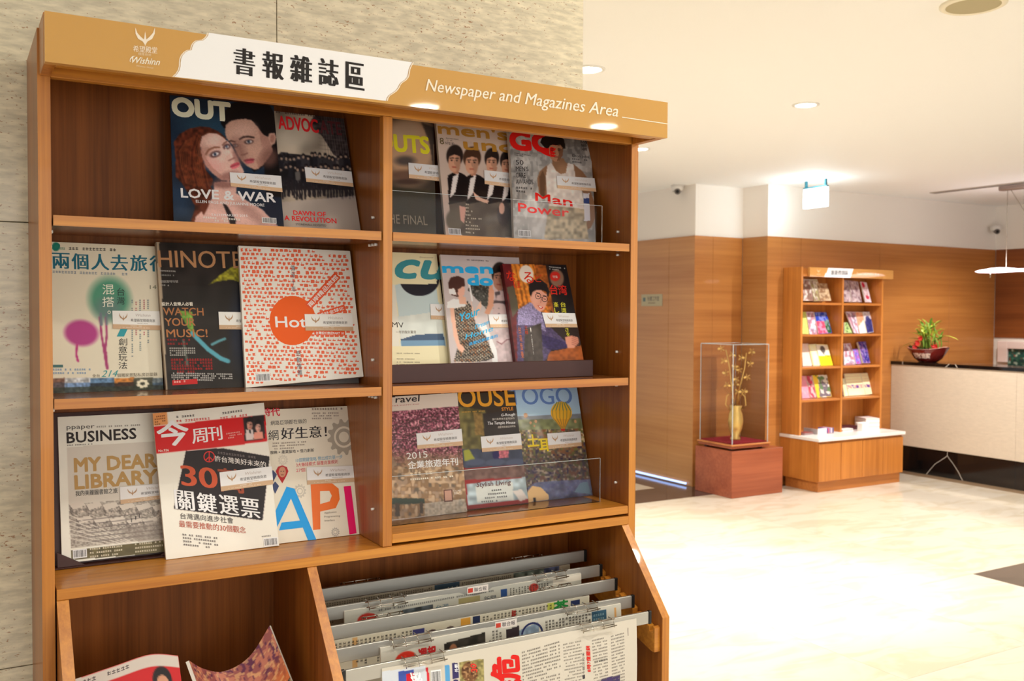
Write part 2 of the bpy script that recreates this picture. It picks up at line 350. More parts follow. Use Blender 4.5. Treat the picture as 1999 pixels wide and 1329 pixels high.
    def barcode(s, tl, tr, h, c=(20, 20, 20), bg=(240, 240, 240)):
        tl = np.array(tl, float); tr = np.array(tr, float); d = tr - tl; dn = -s.upv * h; m = d * .06
        s.vpoly([tl - m - dn * .12, tr + m - dn * .12, tr + m + dn * 1.15, tl - m + dn * 1.15], bg); P = []; F = []; R = random.Random(3); x = 0
        while x < .97:
            w = R.choice([.012, .02, .03]); a = tl + d * x; b = len(P); P += [a, a + d * w, a + d * w + dn, a + dn]; F.append((b, b + 1, b + 2, b + 3)); x += w + R.choice([.014, .02, .03])
        s.ink(P, F, c)
    def mesh(s, name, m, parent, canvas=True):
        P = []; C = []; F = []; nb = 0
        if canvas:
            p = s.p3(np.stack([s.U, s.V], -1), .0004).reshape(-1, 3); P.append(p); C.append(s.C.reshape(-1, 3)); nb = len(p)
            i = np.arange(s.ny)[:, None] * (s.nx + 1) + np.arange(s.nx)[None]; q = np.stack([i, i + s.nx + 1, i + s.nx + 2, i + 1], -1).reshape(-1, 4); F = q.tolist()
        P += s.vv; C += s.cc; F += [tuple(j + nb for j in f) for f in s.ff]
        P = np.concatenate(P); C = np.clip(np.concatenate(C), 0, 1)
        C = np.where(C <= .04045, C / 12.92, ((C + .055) / 1.055) ** 2.4); C = np.clip(C * s.gain, 0, .92)
        me = bpy.data.meshes.new(name); me.from_pydata(P.tolist(), [], F); me.materials.append(m)
        at = me.color_attributes.new('Col', 'FLOAT_COLOR', 'POINT'); at.data.foreach_set('color', np.concatenate([C, np.ones((len(C), 1))], 1).ravel())
        if s.bend or s.wave: me.polygons.foreach_set('use_smooth', [True] * len(me.polygons))
        me.update(); return link(bpy.data.objects.new(name, me), parent)
    def sub(s, pts):
        """a sheet lying on this one: pts = its corners in artwork units"""
        n = Sheet(s.p3(hap(s.H, np.array(pts, float)), .0017), [(0, 0), (100, 0), (100, 36), (0, 36)], gain=s.gain); n.build(); n.crop(0, 0, 1); return n
    def slab(s, t, name, m, parent):
        ny = 16 if (s.bend or s.wave) else 2; nx = 16 if s.wave else 1; V = []; F = []; m1 = nx + 1; e0 = -.0006 if s.wave else 0
        for e in (e0, -t):
            for j in range(ny + 1):
                for i in range(m1): V.append(s.p3(np.array([[i / nx, j / ny]]), e)[0])
        o = m1 * (ny + 1)
        for j in range(ny):
            for i in range(nx):
                a = m1 * j + i; F += [(a, a + m1, a + m1 + 1, a + 1), (o + a, o + a + 1, o + a + m1 + 1, o + a + m1)]
            a = m1 * j; F.append((a, o + a, o + a + m1, a + m1)); a += nx; F.append((a, a + m1, o + a + m1, o + a))
        for i in range(nx): F.append((i, i + 1, o + i + 1, o + i)); a = m1 * ny + i; F.append((a, o + a, o + a + 1, a + 1))
        return obj(name, V, F, m, parent)

def wings(s, cx, cy, w, c, r=None):
    """the emblem: two raised wings and a small body"""
    L = [(-.5, -.42), (-.49, -.1), (-.36, .16), (-.12, .3), (-.02, .46), (-.06, .2), (-.22, .06), (-.4, -.14)]
    for sg in (1, -1):
        P = [(cx + sg * x * w, cy + y * w) for x, y in L]; s.vpoly(P if sg > 0 else P[::-1], c)
    s.vpoly([(cx, cy - .22 * w), (cx - .07 * w, cy + .26 * w), (cx, cy + .54 * w), (cx + .07 * w, cy + .26 * w)], c)
def sticker(s, pts, parent, clip=None):
    n = s.sub(pts); n.fill((238, 232, 226)); n.lay = 0
    n.C[n.Y > 27] = np.array((196, 164, 130)) / 255.
    wings(n, 22, 11.5, 17, (176, 140, 104))
    n.T('希望殿堂精緻商旅', (37, 21.5), (88, 21.5), 6.2, (70, 60, 56)); n.T('Wishinn', (46, 11), (78, 11), 6, (190, 180, 172), shear=.3)
    n.T('Wishinn Hotel', (50, 25), (72, 25), 1.8, (120, 100, 90)); n.micro((36, 28.6), (66, 28.6), 1.9, (240, 228, 214)); n.micro((14, 32), (84, 32), 1.6, (232, 216, 198))
    return n.mesh('sticker', M_STICK, parent)

# ---------------------------------------------------------------- the room
fl = box('floor', -4, 10.5, -6, 9, -.1, -.006, mat('tile_grout', (120, 108, 92), .7), bev=0); fl['kind'] = 'structure'
TW, TD = .83, .8267
xs = [4.79 - TW * k for k in range(9, 0, -1)] + [4.79]; ys = [4.05 - TD * k for k in range(9, 0, -1)] + [4.05]
tile_me = {}
def tile(x0, x1, y0, y1, m):
    g = .0007; o = box('tile', x0 + g, x1 - g, y0 + g, y1 - g, -.006, 0, m, fl, bev=0); return o
for i in range(len(xs) - 1):
    for j in range(len(ys) - 1): tile(xs[i], xs[i + 1], ys[j], ys[j + 1], M_FLOOR)
for j in range(len(ys) - 1):                        # right of x=4.79: cream up to y 1.57, dark nearer the viewer
    for k in range(4):
        x0 = 4.79 + k * .65; tile(x0, x0 + .65 if k < 3 else 7.4, ys[j], ys[j + 1], M_FLOOR if ys[j] > 1.5 else M_FDARK)
for k in range(9): tile(xs[k], xs[k + 1], 4.05, 4.49, M_FDARK)
tile(4.79, 5.2, 4.05, 4.49, M_FDARK); tile(4.886, 5.2, 4.49, 8, M_FDARK); tile(4.0, 4.886, 4.49, 6, M_FLOOR); tile(3.0, 4.0, 4.49, 6, M_FLOOR); tile(5.2, 7.4, 4.05, 4.49, M_FDARK)

ce = box('ceiling', -4, 10.5, -6, 9, H_C, H_C + .1, M_CEIL, bev=0); ce['kind'] = 'structure'
wl = box('wall_left', -4, 1.198, .247, 1.6, 0, H_C, mat('wall_core', (150, 140, 120), .8), bev=0); wl['kind'] = 'structure'
zz = [0, .8, 1.607, 2.414, H_C]; xx = [-3.2, -1.98, -.76, .456, 1.212]
for i in range(4):
    for j in range(4): box('stone_panel', xx[i] + .0008, xx[i + 1] - .0008, .235, .247, zz[j] + .0008, zz[j + 1] - .0008, M_STONE, wl, bev=.0008)
for j in range(4): box('stone_panel', 1.198, 1.212, .2475, 1.6, zz[j] + .0008, zz[j + 1] - .0008, M_STONE, wl, bev=.0008)

ZW = 2.091
def wood_wall(name, x0, x1, y0, y1, seams, axis, m, zb=0):
    w = box(name, x0, x1, y0, y1, 0, H_C, M_WHITE, bev=0); w['kind'] = 'structure'
    for a, b in zip(seams[:-1], seams[1:]):
        if axis == 'X': box('wood_panel', a + .0015, b - .0015, y0 - .012, y0, zb, ZW, m, w, bev=.001)
        else: box('wood_panel', x0 - .012, x0, a + .0015, b - .0015, zb, ZW, m, w, bev=.001)
    return w
wa = wood_wall('wall_far_left', 5.212, 5.4, 4.4025, 9, [4.39, 4.72, 5.9, 7.1, 8.9], 'Y', M_FARY, .0)
wb = wood_wall('wall_alcove', 5.4, 5.746, 4.402, 4.6, [5.4, 5.734], 'X', M_FARX)
box('wood_panel', 5.2002, 5.3985, 4.3895, 4.402, 0, ZW, M_FARX, wb, bev=0); box('plaster', 5.2125, 5.3998, 4.3995, 4.4024, ZW, H_C - .0005, M_WHITE, wb, bev=0)
wc = wood_wall('wall_alcove_side', 5.746, 5.9, 4.1125, 4.41, [4.1, 4.39], 'Y', M_FARY)
wd = wood_wall('wall_back', 5.9, 9.0, 4.112, 4.3, [5.9, 6.128, 7.13, 8.137, 8.851], 'X', M_FARX)
box('wood_panel', 5.7342, 5.8985, 4.0995, 4.112, 0, ZW, M_FARX, wd, bev=0); box('plaster', 5.7462, 5.8998, 4.1095, 4.1124, ZW, H_C - .0005, M_WHITE, wd, bev=0)
we = wood_wall('wall_right', 8.863, 9.1, -5.5, 4.112, [-5.4, -3.2, -1.0, 1.2, 2.6, 4.0985], 'Y', wood('veneer_dark_wall', (150, 86, 42), (116, 60, 26), 'Y', scale=.35), 1.22)
# ceiling slot diffuser
sd = thing('slot_diffuser', (7.35, 2.6, H_C), 'long thin grey air slot in the ceiling above the reception counter', 'air vent')
box('frame', 7.32, 7.4, 1.2, 3.74, H_C - .008, H_C - .0003, mat('grey_slot', (170, 160, 150), .6), sd); box('slot', 7.35, 7.37, 1.22, 3.72, H_C - .0095, H_C - .008, M_DARK, sd, bev=0)
led = tag(box('floor_strip_light', 5.178, 5.19, 4.45, 6.5, .012, .026, mat('strip_glow', (200, 215, 255), .5, emit=(150, 185, 255), estr=1.4)), 'blue white light strip at the foot of the wood panelled partition', 'strip light')

# downlights that show, or are mirrored in the gloss
M_LAMP = mat('lamp_glass', (255, 250, 240), .4, emit=(255, 246, 226), estr=45)
M_TRIM = mat('lamp_trim', (235, 232, 225), .4)
def downlight(x, y, label, r=.05):
    t = thing('downlight', (x, y, H_C), label, 'ceiling light', 'round downlights in the ceiling')
    lathe('trim_ring', [(r + .018, 0), (r + .018, -.004), (r + .004, -.007), (r, -.004)], (x, y, H_C), M_TRIM, t)
    lathe('lens', [(r, -.0035), (r * .5, -.003), (.0005, -.003)], (x, y, H_C), M_LAMP, t); return t
downlight(3.67, 1.80, 'round downlight in the ceiling nearest the middle of the picture')
downlight(2.31, 1.79, 'bright round downlight in the ceiling right beside the stone column', .055)
downlight(3.77, 3.30, 'downlight low in the view just right of the magazine rack sign')
downlight(2.02, -3.07, 'downlight behind the viewer, mirrored as the left white oval in the sign', .075)
downlight(3.12, -3.0, 'downlight behind the viewer, mirrored as the right white oval in the sign', .075)
sp = thing('ceiling_speaker', (2.94, .36, H_C), 'round white ceiling speaker with grey grille at the top edge', 'speaker')
lathe('rim', [(.108, 0), (.108, -.006), (.096, -.012), (.088, -.009)], (2.93, .37, H_C), mat('speaker_rim', (236, 228, 205), .5), sp, 48)
lathe('grille', [(.088, -.009), (.05, -.0135), (.0005, -.015)], (2.93, .37, H_C), bumpy('grille_mesh', (188, 176, 140), .7, 900, .6), sp, 48)
# exit sign
ex = thing('exit_sign', (5.92, 3.72, H_C), 'glowing white emergency exit box with green frame hung from the ceiling', 'exit sign')
box('lamp_box', 5.86, 5.89, 3.60, 3.84, 2.30, 2.455, mat('exit_glow', (240, 255, 250), .4, emit=(225, 250, 255), estr=5), ex, bev=.004)
for y in (3.62, 3.82): box('bracket', 5.865, 5.885, y - .008, y + .008, 2.455, H_C, mat('teal_metal', (30, 90, 100), .4), ex)
box('top_rail', 5.862, 5.888, 3.60, 3.84, 2.455, 2.468, MATS['teal_metal'], ex)
pl = bpy.data.lights.new('exit_glow', 'POINT'); pl.energy = 4; pl.color = (.78, .92, 1); pl.shadow_soft_size = .08; po = bpy.data.objects.new('exit_glow', pl); COL.objects.link(po); po.location = (5.78, 3.66, 2.42)
def camera_dome(x, y, z, dx, dy, label):
    t = thing('security_camera', (x, y, z), label, 'camera')
    lathe('housing', [(.0005, .05), (.05, .05), (.052, .02), (.04, 0)], (x, y, z), mat('camera_white', (225, 220, 215), .4), t, 24)
    V = Vector((dx, dy, -.2)).normalized() * .045
    tube('lens_barrel', [(x, y, z + .005), (x + V.x, y + V.y, z + V.z)], .026, mat('camera_grey', (120, 112, 108), .4), t, 16)
    tube('lens', [(x + V.x, y + V.y, z + V.z), (x + V.x * 1.15, y + V.y * 1.15, z + V.z * 1.15)], .014, M_DARK, t, 14)
camera_dome(5.15, 4.56, 2.47, -.7, -.9, 'small white dome camera high on the wood panelled partition')
box('mount', 5.15, 5.212, 4.5, 4.62, 2.515, 2.52, mat('camera_white'), COL.objects.get('security_camera'))
camera_dome(8.75, 4.04, 2.27, -.6, -.8, 'small grey camera in the white corner above the reception counter')
# door plaque
pq = thing('door_plaque', (5.2, 4.95, 1.56), 'small brushed metal plaque with dark lettering on the wood partition', 'sign')
shp = Sheet([(5.1965, 5.09, 1.612), (5.1965, 4.80, 1.612), (5.1965, 4.80, 1.508), (5.1965, 5.09, 1.508)], [(0, 0), (100, 0), (100, 36), (0, 36)]); shp.build(); shp.crop(0, 0, 1); shp.fill((176, 164, 132))
shp.T('祕書工作室', (30, 20), (86, 20), 14, (40, 40, 60)); shp.micro((34, 24), (84, 24), 5, (96, 70, 60)); shp.vpoly([(8, 10), (20, 10), (20, 22), (8, 22)], (90, 110, 110))
shp.mesh('face', M_STICK, pq); box('plate', 5.1963, 5.2, 4.80, 5.09, 1.508, 1.612, M_ALU, pq)

# ---------------------------------------------------------------- reception counter
cn = thing('reception_counter', (7.6, 1.0, 0), 'long stone fronted reception counter with black marble top and base', 'counter')
yy = [4.098, 2.9, 1.7, .5, -.7, -1.9]
for a, b in zip(yy[:-1], yy[1:]):
    box('stone_front', 7.31, 7.34, b + .0006, a - .0006, .262, .990, M_CSTONE, cn); box('base_panel', 7.318, 7.345, b + .0006, a - .0006, .03, .2615, M_BLACKM, cn)
    box('counter_top', 7.30, 7.62, b + .0004, a - .0004, .9905, 1.02, M_BLACKM, cn)
box('plinth', 7.33, 7.36, -1.9, 4.098, 0, .03, mat('plinth_tan', (150, 128, 104), .5), cn); box('core', 7.345, 7.60, -1.9, 4.098, .03, .9905, mat('core_board', (120, 90, 60), .7), cn)
# pendant lamp
pd = thing('pendant_lamp', (7.5, 2.9, 2.5), 'slim glowing wing shaped pendant lamp on thin wires above the counter', 'lamp')
V = []; F = []; n = 28
for i in range(n + 1):
    y = 3.38 - i * .05; w = .012 + .014 * abs(math.sin(i * .42)) ** 1.2; z = 1.815 + .004 * math.sin(i * .42)
    for sx, sz in ((-.05, 0), (0, w), (.05, 0), (0, -w * .7)): V.append((7.5 + sx, y, z + sz))
for i in range(n):
    for k in range(4): F.append((4 * i + k, 4 * i + (k + 1) % 4, 4 * i + 4 + (k + 1) % 4, 4 * i + 4 + k))
F += [(0, 3, 2, 1), (4 * n, 4 * n + 1, 4 * n + 2, 4 * n + 3)]
obj('shade', V, F, mat('pendant_glow', (250, 244, 250), .3, emit=(255, 244, 255), estr=3.2), pd)
box('canopy', 7.46, 7.54, 1.7, 3.19, 2.485, H_C, mat('canopy_silver', (160, 140, 132), .3, .6), pd, bev=.006)
tube('wire', [(7.5, 3.13, 2.485), (7.5, 3.13, 1.83)], .0022, M_CHROME, pd, 6); tube('wire', [(7.5, 3.1, 2.485), (7.5, 2.93, 2.22), (7.5, 2.9, 2.17)], .0022, M_CHROME, pd, 6)
tube('weight', [(7.5, 2.94, 2.22), (7.5, 2.94, 2.1)], .012, M_CHROME, pd, 10); tube('wire', [(7.5, 2.0, 2.485), (7.5, 2.0, 1.83)], .0022, M_CHROME, pd, 6)
tube('pull_stem', [(7.5, 3.27, 1.81), (7.5, 3.27, 1.76)], .004, M_CHROME, pd, 6)
# framed screen beyond the counter
fs = thing('framed_screen', (8.84, 3.3, 1.0), 'white framed green picture screen behind the reception counter', 'screen')
bm = bmesh.new()
for a in ((3.93, 4.03, .98, 1.185), (2.6, 3.93, 1.115, 1.185), (2.5, 2.6, .98, 1.185)): add_box(bm, 8.80, 8.86, a[0], a[1], a[2], a[3], .004)
bobj('frame', bm, mat('screen_frame', (236, 214, 208), .5), fs)
s = Sheet([(8.825, 3.935, 1.12), (8.825, 2.6, 1.12), (8.825, 2.6, .95), (8.825, 3.935, .95)], [(0, 0), (400, 0), (400, 50), (0, 50)], cell=2.5); s.build(); s.crop(0, 0, 1); s.fill((34, 84, 76))
s.speck(np.ones(s.X.shape), [(60, 120, 96), (30, 60, 70), (200, 220, 200), (150, 70, 56)], 7, .72); s.C = s.C * (0.8 + .2 * (s.Y[..., None] < 30)); s.mesh('picture', attr_mat('screen_print', .2), fs)
s = Sheet([(8.798, 3.75, 1.172), (8.798, 3.55, 1.172), (8.798, 3.55, 1.13), (8.798, 3.75, 1.13)], [(0, 0), (100, 0), (100, 22), (0, 22)], cell=5); s.build(); s.crop(0, 0, 1); s.fill((236, 214, 208)); s.micro((4, 4), (96, 4), 14, (60, 40, 50)); s.mesh('caption', M_STICK, fs)

# potted plant on the counter
bw = thing('potted_plant', (7.45, 3.82, 1.02), 'dark red oval bowl of lucky bamboo, green leaves and red flowers on counter', 'plant')
bx, by = 7.45, 3.82
def bowl_pt(th, r, z): return (bx + .75 * r * math.cos(th), by + r * math.sin(th), z)
V = []; F = []; N0 = 40; prof = [(.07, 1.02), (.085, 1.022), (.125, 1.05), (.16, 1.09), (.185, 1.125), (.19, 1.135), (.178, 1.137), (.15, 1.10)]
for r, z in prof:
    for k in range(N0):
        th = 2 * math.pi * k / N0; lift = .022 * abs(math.sin(th)) ** 3 * max(0, (z - 1.05) / .08); V.append(bowl_pt(th, r, z + lift))
for i in range(len(prof) - 1):
    for k in range(N0): F.append((i * N0 + k, i * N0 + (k + 1) % N0, (i + 1) * N0 + (k + 1) % N0, (i + 1) * N0 + k))
bowl = obj('bowl', V[:6 * N0], [f for f in F if max(f) < 6 * N0], mat('red_glaze', (112, 28, 22), .2, coat=.5), bw, True)
obj('rim', V[4 * N0:7 * N0], [tuple(j - 4 * N0 for j in f) for f in F if min(f) >= 4 * N0 and max(f) < 7 * N0], mat('pale_glaze', (206, 150, 136), .25), bw, True)
lathe('soil', [(.0005, 1.11), (.165, 1.108)], (bx, by, 0), bumpy('soil', (50, 34, 26), .9, 60, .8), bw, 24, .75, 1)
V = []; F = []
for k, ch in enumerate('招財進寶'):
    th = math.radians(180 + (k - 1.1) * 15); v, f = glyphs(ch, .02); w = .044; b = len(V)
    for gx, gy in v:
        a = th + (gx - .5) * w / .15; zz_ = 1.060 + gy * .05; r = .128 + (zz_ - 1.05) * .78; V.append((bx + .75 * (r + .0035) * math.cos(a), by + (r + .0035) * math.sin(a), zz_))
    F += [tuple(i + b for i in p) for p in f]
obj('lettering', V, F, mat('cream_ink', (240, 214, 200), .5), bowl)
R = random.Random(4)
ML = [mat('leaf_%s' % a, c, .4) for a, c in (('light', (180, 196, 70)), ('mid', (96, 140, 50)), ('dark', (36, 74, 40)))]
def leaf(base, d, L, w, m, parent, curl=.35):
    base = Vector(base); d = Vector(d).normalized(); side = d.cross(Vector((0, 0, 1))).normalized(); V = []; n = 6
    for i in range(n + 1):
        t = i / n; p = base + d * L * t + Vector((0, 0, -curl * L * t * t)); ww = w * math.sin(math.pi * min(1, t * .9 + .08)); V += [p - side * ww, p + Vector((0, 0, -ww * .35)), p + side * ww]
    F = []
    for i in range(n):
        a = 3 * i; F += [(a, a + 1, a + 4, a + 3), (a + 1, a + 2, a + 5, a + 4)]
    return obj('leaf', V, F, m, parent, True)
for k in range(17):
    a = R.uniform(0, 6.28); r = R.uniform(.02, .11); x, y = bx + .6 * r * math.cos(a), by + r * math.sin(a); h = R.uniform(.14, .28)
    st = tube('stem', [(x, y, 1.10), (x + R.uniform(-.01, .01), y + R.uniform(-.015, .015), 1.10 + h * .5), (x + R.uniform(-.02, .02), y + R.uniform(-.03, .03), 1.10 + h)], [.0065, .006, .005], mat('stem_green', (128, 160, 60), .4), bw, 7)
    for q in range(5):
        an = R.uniform(0, 6.28); el = R.uniform(.2, 1.3); leaf((x, y, 1.10 + h * R.uniform(.55, 1)), (math.cos(an) * math.cos(el), math.sin(an) * math.cos(el), math.sin(el)), R.uniform(.08, .17), R.uniform(.008, .014), ML[R.choice([0, 0, 1])], bw)
for k in range(26):
    a = R.uniform(0, 6.28); r = R.uniform(.03, .15); leaf((bx + .6 * r * math.cos(a), by + r * math.sin(a), 1.11), (math.cos(a + R.uniform(-1, 1)) * .5, math.sin(a + R.uniform(-1, 1)) * .5, R.uniform(.5, 1.5)), R.uniform(.05, .11), .012, ML[R.choice([1, 2, 2])], bw, .2)
leaf((bx, by - .12, 1.26), (-.1, -1, .12), .2, .008, ML[0], bw, .3); leaf((bx, by + .12, 1.2), (-.1, 1, -.1), .16, .008, ML[0], bw, .3)
for dy, dz in ((.075, 1.15), (-.1, 1.15), (-.13, 1.16), (.02, 1.235), (.05, 1.19)):
    V = []; F = []; c = Vector((bx - .07, by + dy, dz))
    for q in range(7):
        an = q * .9; d = Vector((-.5, math.cos(an), math.sin(an))) * .022; e = d.cross(Vector((1, 0, 0))) * .5; b = len(V); V += [c, c + d + e, c + d * 1.15 + Vector((-.008, 0, 0)), c + d - e]; F.append((b, b + 1, b + 2, b + 3))
    obj('flower', V, F, mat('flower_red', (206, 40, 30), .5), bw)

# ---------------------------------------------------------------- display plinth, case and gold orchid
pt = tag(box('plinth', 5.124, 5.675, 3.842, 4.27, 0, .368, M_PLX, bev=.002), 'low cherry wood box standing against the panelled wall under the display case', 'plinth')
dc = thing('display_case', (5.33, 4.05, .368), 'clear acrylic display case on wooden tray with red cloth, on the plinth', 'display case')
for x in (5.17, 5.47):
    for y in (3.9, 4.18): box('foot', x, x + .03, y, y + .03, .368, .384, M_DARK, dc)
box('tray', 5.135, 5.54, 3.858, 4.248, .384, .404, M_PLX, dc, .003); box('tray_rim', 5.128, 5.547, 3.850, 4.256, .404, .418, wood('tray_edge', (196, 128, 70), (160, 92, 44), 'X'), dc, .003)
box('cloth', 5.152, 5.523, 3.872, 4.236, .418, .428, M_RED, dc, .002)
X0, X1, Y0, Y1, Z0, Z1 = 5.148, 5.527, 3.868, 4.240, .418, 1.203; tk = .003
for nm, b in (('front_pane', (X0, X1, Y0, Y0 + tk, Z0, Z1)), ('back_pane', (X0, X1, Y1 - tk, Y1, Z0, Z1)), ('side_pane', (X0, X0 + tk, Y0 + tk, Y1 - tk, Z0, Z1)), ('side_pane', (X1 - tk, X1, Y0 + tk, Y1 - tk, Z0, Z1)), ('top_pane', (X0 + tk, X1 - tk, Y0 + tk, Y1 - tk, Z1 - tk, Z1))): box(nm, *b, M_ACR, dc, bev=0)
bm = bmesh.new(); e = .004
for x in (X0, X1):
    for y in (Y0, Y1): add_box(bm, x - e / 2, x + e / 2, y - e / 2, y + e / 2, Z0, Z1)
for x in (X0, X1): add_box(bm, x - e / 2, x + e / 2, Y0, Y1, Z1 - e / 2, Z1 + e / 2)
for y in (Y0, Y1): add_box(bm, X0, X1, y - e / 2, y + e / 2, Z1 - e / 2, Z1 + e / 2)
bobj('polished_edge', bm, M_ACRE, dc)
gs = thing('orchid_sculpture', (5.33, 4.03, .428), 'golden orchid sprays in a gold vase inside the display case', 'sculpture')
gx, gy = 5.335, 4.03
lathe('vase', [(.0005, 0), (.04, 0), (.042, .012), (.03, .03), (.052, .09), (.062, .15), (.055, .21), (.04, .245), (.052, .275), (.05, .28), (.036, .25)], (gx, gy, .428), M_GOLD, gs, 28)
for sg in (1, -1): tube('handle', [(gx + .036 * sg, gy - .03 * sg, .67), (gx + .062 * sg, gy - .05 * sg, .71), (gx + .055 * sg, gy - .045 * sg, .78), (gx + .035 * sg, gy - .03 * sg, .80)], .0045, M_GOLD, gs)
R = random.Random(9)
def spray(pts, nf):
    st = tube('flower_stem', pts, .0045, M_GOLD, gs, 7); P = [Vector(p) for p in pts]
    for k in range(nf):
        t = .25 + .75 * k / (nf - 1); f = t * (len(P) - 1); i = min(int(f), len(P) - 2); c = P[i].lerp(P[i + 1], f - i) + Vector(((-1) ** k * .034, (-1) ** (k + 1) * .02, .01)); V = []; F = []
        for q in range(5):
            an = q * 1.2566 + k; d = Vector((math.cos(an) * .8, -.25 - .4 * math.cos(an), math.sin(an))).normalized() * .034; e2 = d.cross(Vector((.5, -.8, 0))).normalized() * .012; b = len(V)
            V += [c, c + d * .6 + e2, c + d, c + d * .6 - e2, c + Vector((.002, -.008, 0))]; F += [(b, b + 1, b + 2, b + 3), (b + 4, b + 1, b + 2, b + 3)]
        obj('flower', V, F, M_GOLD, st)
spray([(gx - .01, gy, .68), (gx - .035, gy + .01, .85), (gx - .05, gy + .02, 1.0), (gx - .085, gy + .03, 1.155)], 8)
spray([(gx + .01, gy, .68), (gx + .03, gy - .01, .85), (gx + .06, gy - .03, 1.0), (gx + .07, gy - .04, 1.13)], 7)
for dx, h, b_ in ((-.06, .12, .05), (-.16, .16, .14), (.05, .2, .03), (.0, .24, .0), (.12, .14, .08), (-.02, .22, .02)):
    V = []; F = []
    for i in range(9):
        t = i / 8; x = gx + dx * t; z = .69 + h * math.sin(t * math.pi * (.5 if abs(dx) < .08 else .72)); w = .011 * math.sin(math.pi * min(1, t * .9 + .1)); V += [(x - w * .6, gy - dx * .4 * t - w, z), (x + w * .6, gy - dx * .4 * t + w, z)]
        if i: a = 2 * i; F.append((a - 2, a, a + 1, a - 1))
    obj('leaf', V, F, M_GOLD, gs, True)

# ---------------------------------------------------------------- brochure rack
br = thing('brochure_rack', (6.43, 3.9, 0), 'tall wooden brochure rack with sign and low cupboard against far wall', 'shelf')
M_RV = wood('rack_veneer', (206, 132, 60), (166, 98, 38), 'Z', scale=.5); M_RH = wood('rack_veneer_flat', (200, 126, 60), (160, 94, 40), 'X', scale=.5)
box('kick_board', 5.925, 6.93, 3.70, 4.05, 0, .084, M_RH, br); box('cupboard_body', 5.905, 6.945, 3.694, 4.098, .084, .414, M_RV, br, .001)
for k in range(4):
    x0 = 5.909 + k * .2585; box('door', x0 + .003, x0 + .2555, 3.676, 3.693, .088, .396, M_RV, br, .0015)
box('worktop', 5.893, 6.955, 3.664, 4.094, .4145, .44, M_WTOP, br, .002)
for x0, x1 in ((5.92, 5.942), (6.413, 6.431), (6.917, 6.935)): box('upright', x0, x1, 3.90, 4.097, .4402, 1.835 if x0 < 6.4 or x0 > 6.9 else 1.755, M_RV, br)
box('back_board', 5.943, 6.916, 4.082, 4.097, .4402, 1.835, M_RV, br); box('top_board', 5.943, 6.916, 3.90, 4.0815, 1.757, 1.776, M_RH, br)
for z in (1.540, 1.275, 1.004, .731):
    for x0, x1 in ((5.943, 6.412), (6.432, 6.916)): box('shelf', x0, x1, 3.905, 4.0815, z - .018, z, M_RH, br)
sb = box('sign_board', 5.992, 7.03, 3.876, 3.898, 1.755, 1.832, mat('sign_tan', (200, 140, 74), .3), br)
s = Sheet([(5.992, 3.875, 1.832), (7.03, 3.875, 1.832), (7.03, 3.875, 1.755), (5.992, 3.875, 1.755)], [(0, 0), (1038, 0), (1038, 77), (0, 77)], cell=30); s.build(); s.crop(0, 0, 1); s.fill((204, 146, 82))
s.vpoly([(215, 0), (526, 0), (489, 77), (170, 77), (178, 52), (196, 40)], (240, 236, 236)); s.T('旅遊資訊區', (250, 58), (455, 58), 40, (50, 50, 60), heavy=3); s.T('Travel Information Area', (560, 52), (850, 52), 24, (232, 196, 158), shear=.2)
wings(s, 100, 26, 34, (232, 200, 160)); s.T('希望殿堂', (80, 62), (122, 62), 11, (232, 200, 160)); s.mesh('sign_print', M_SIGN, sb)
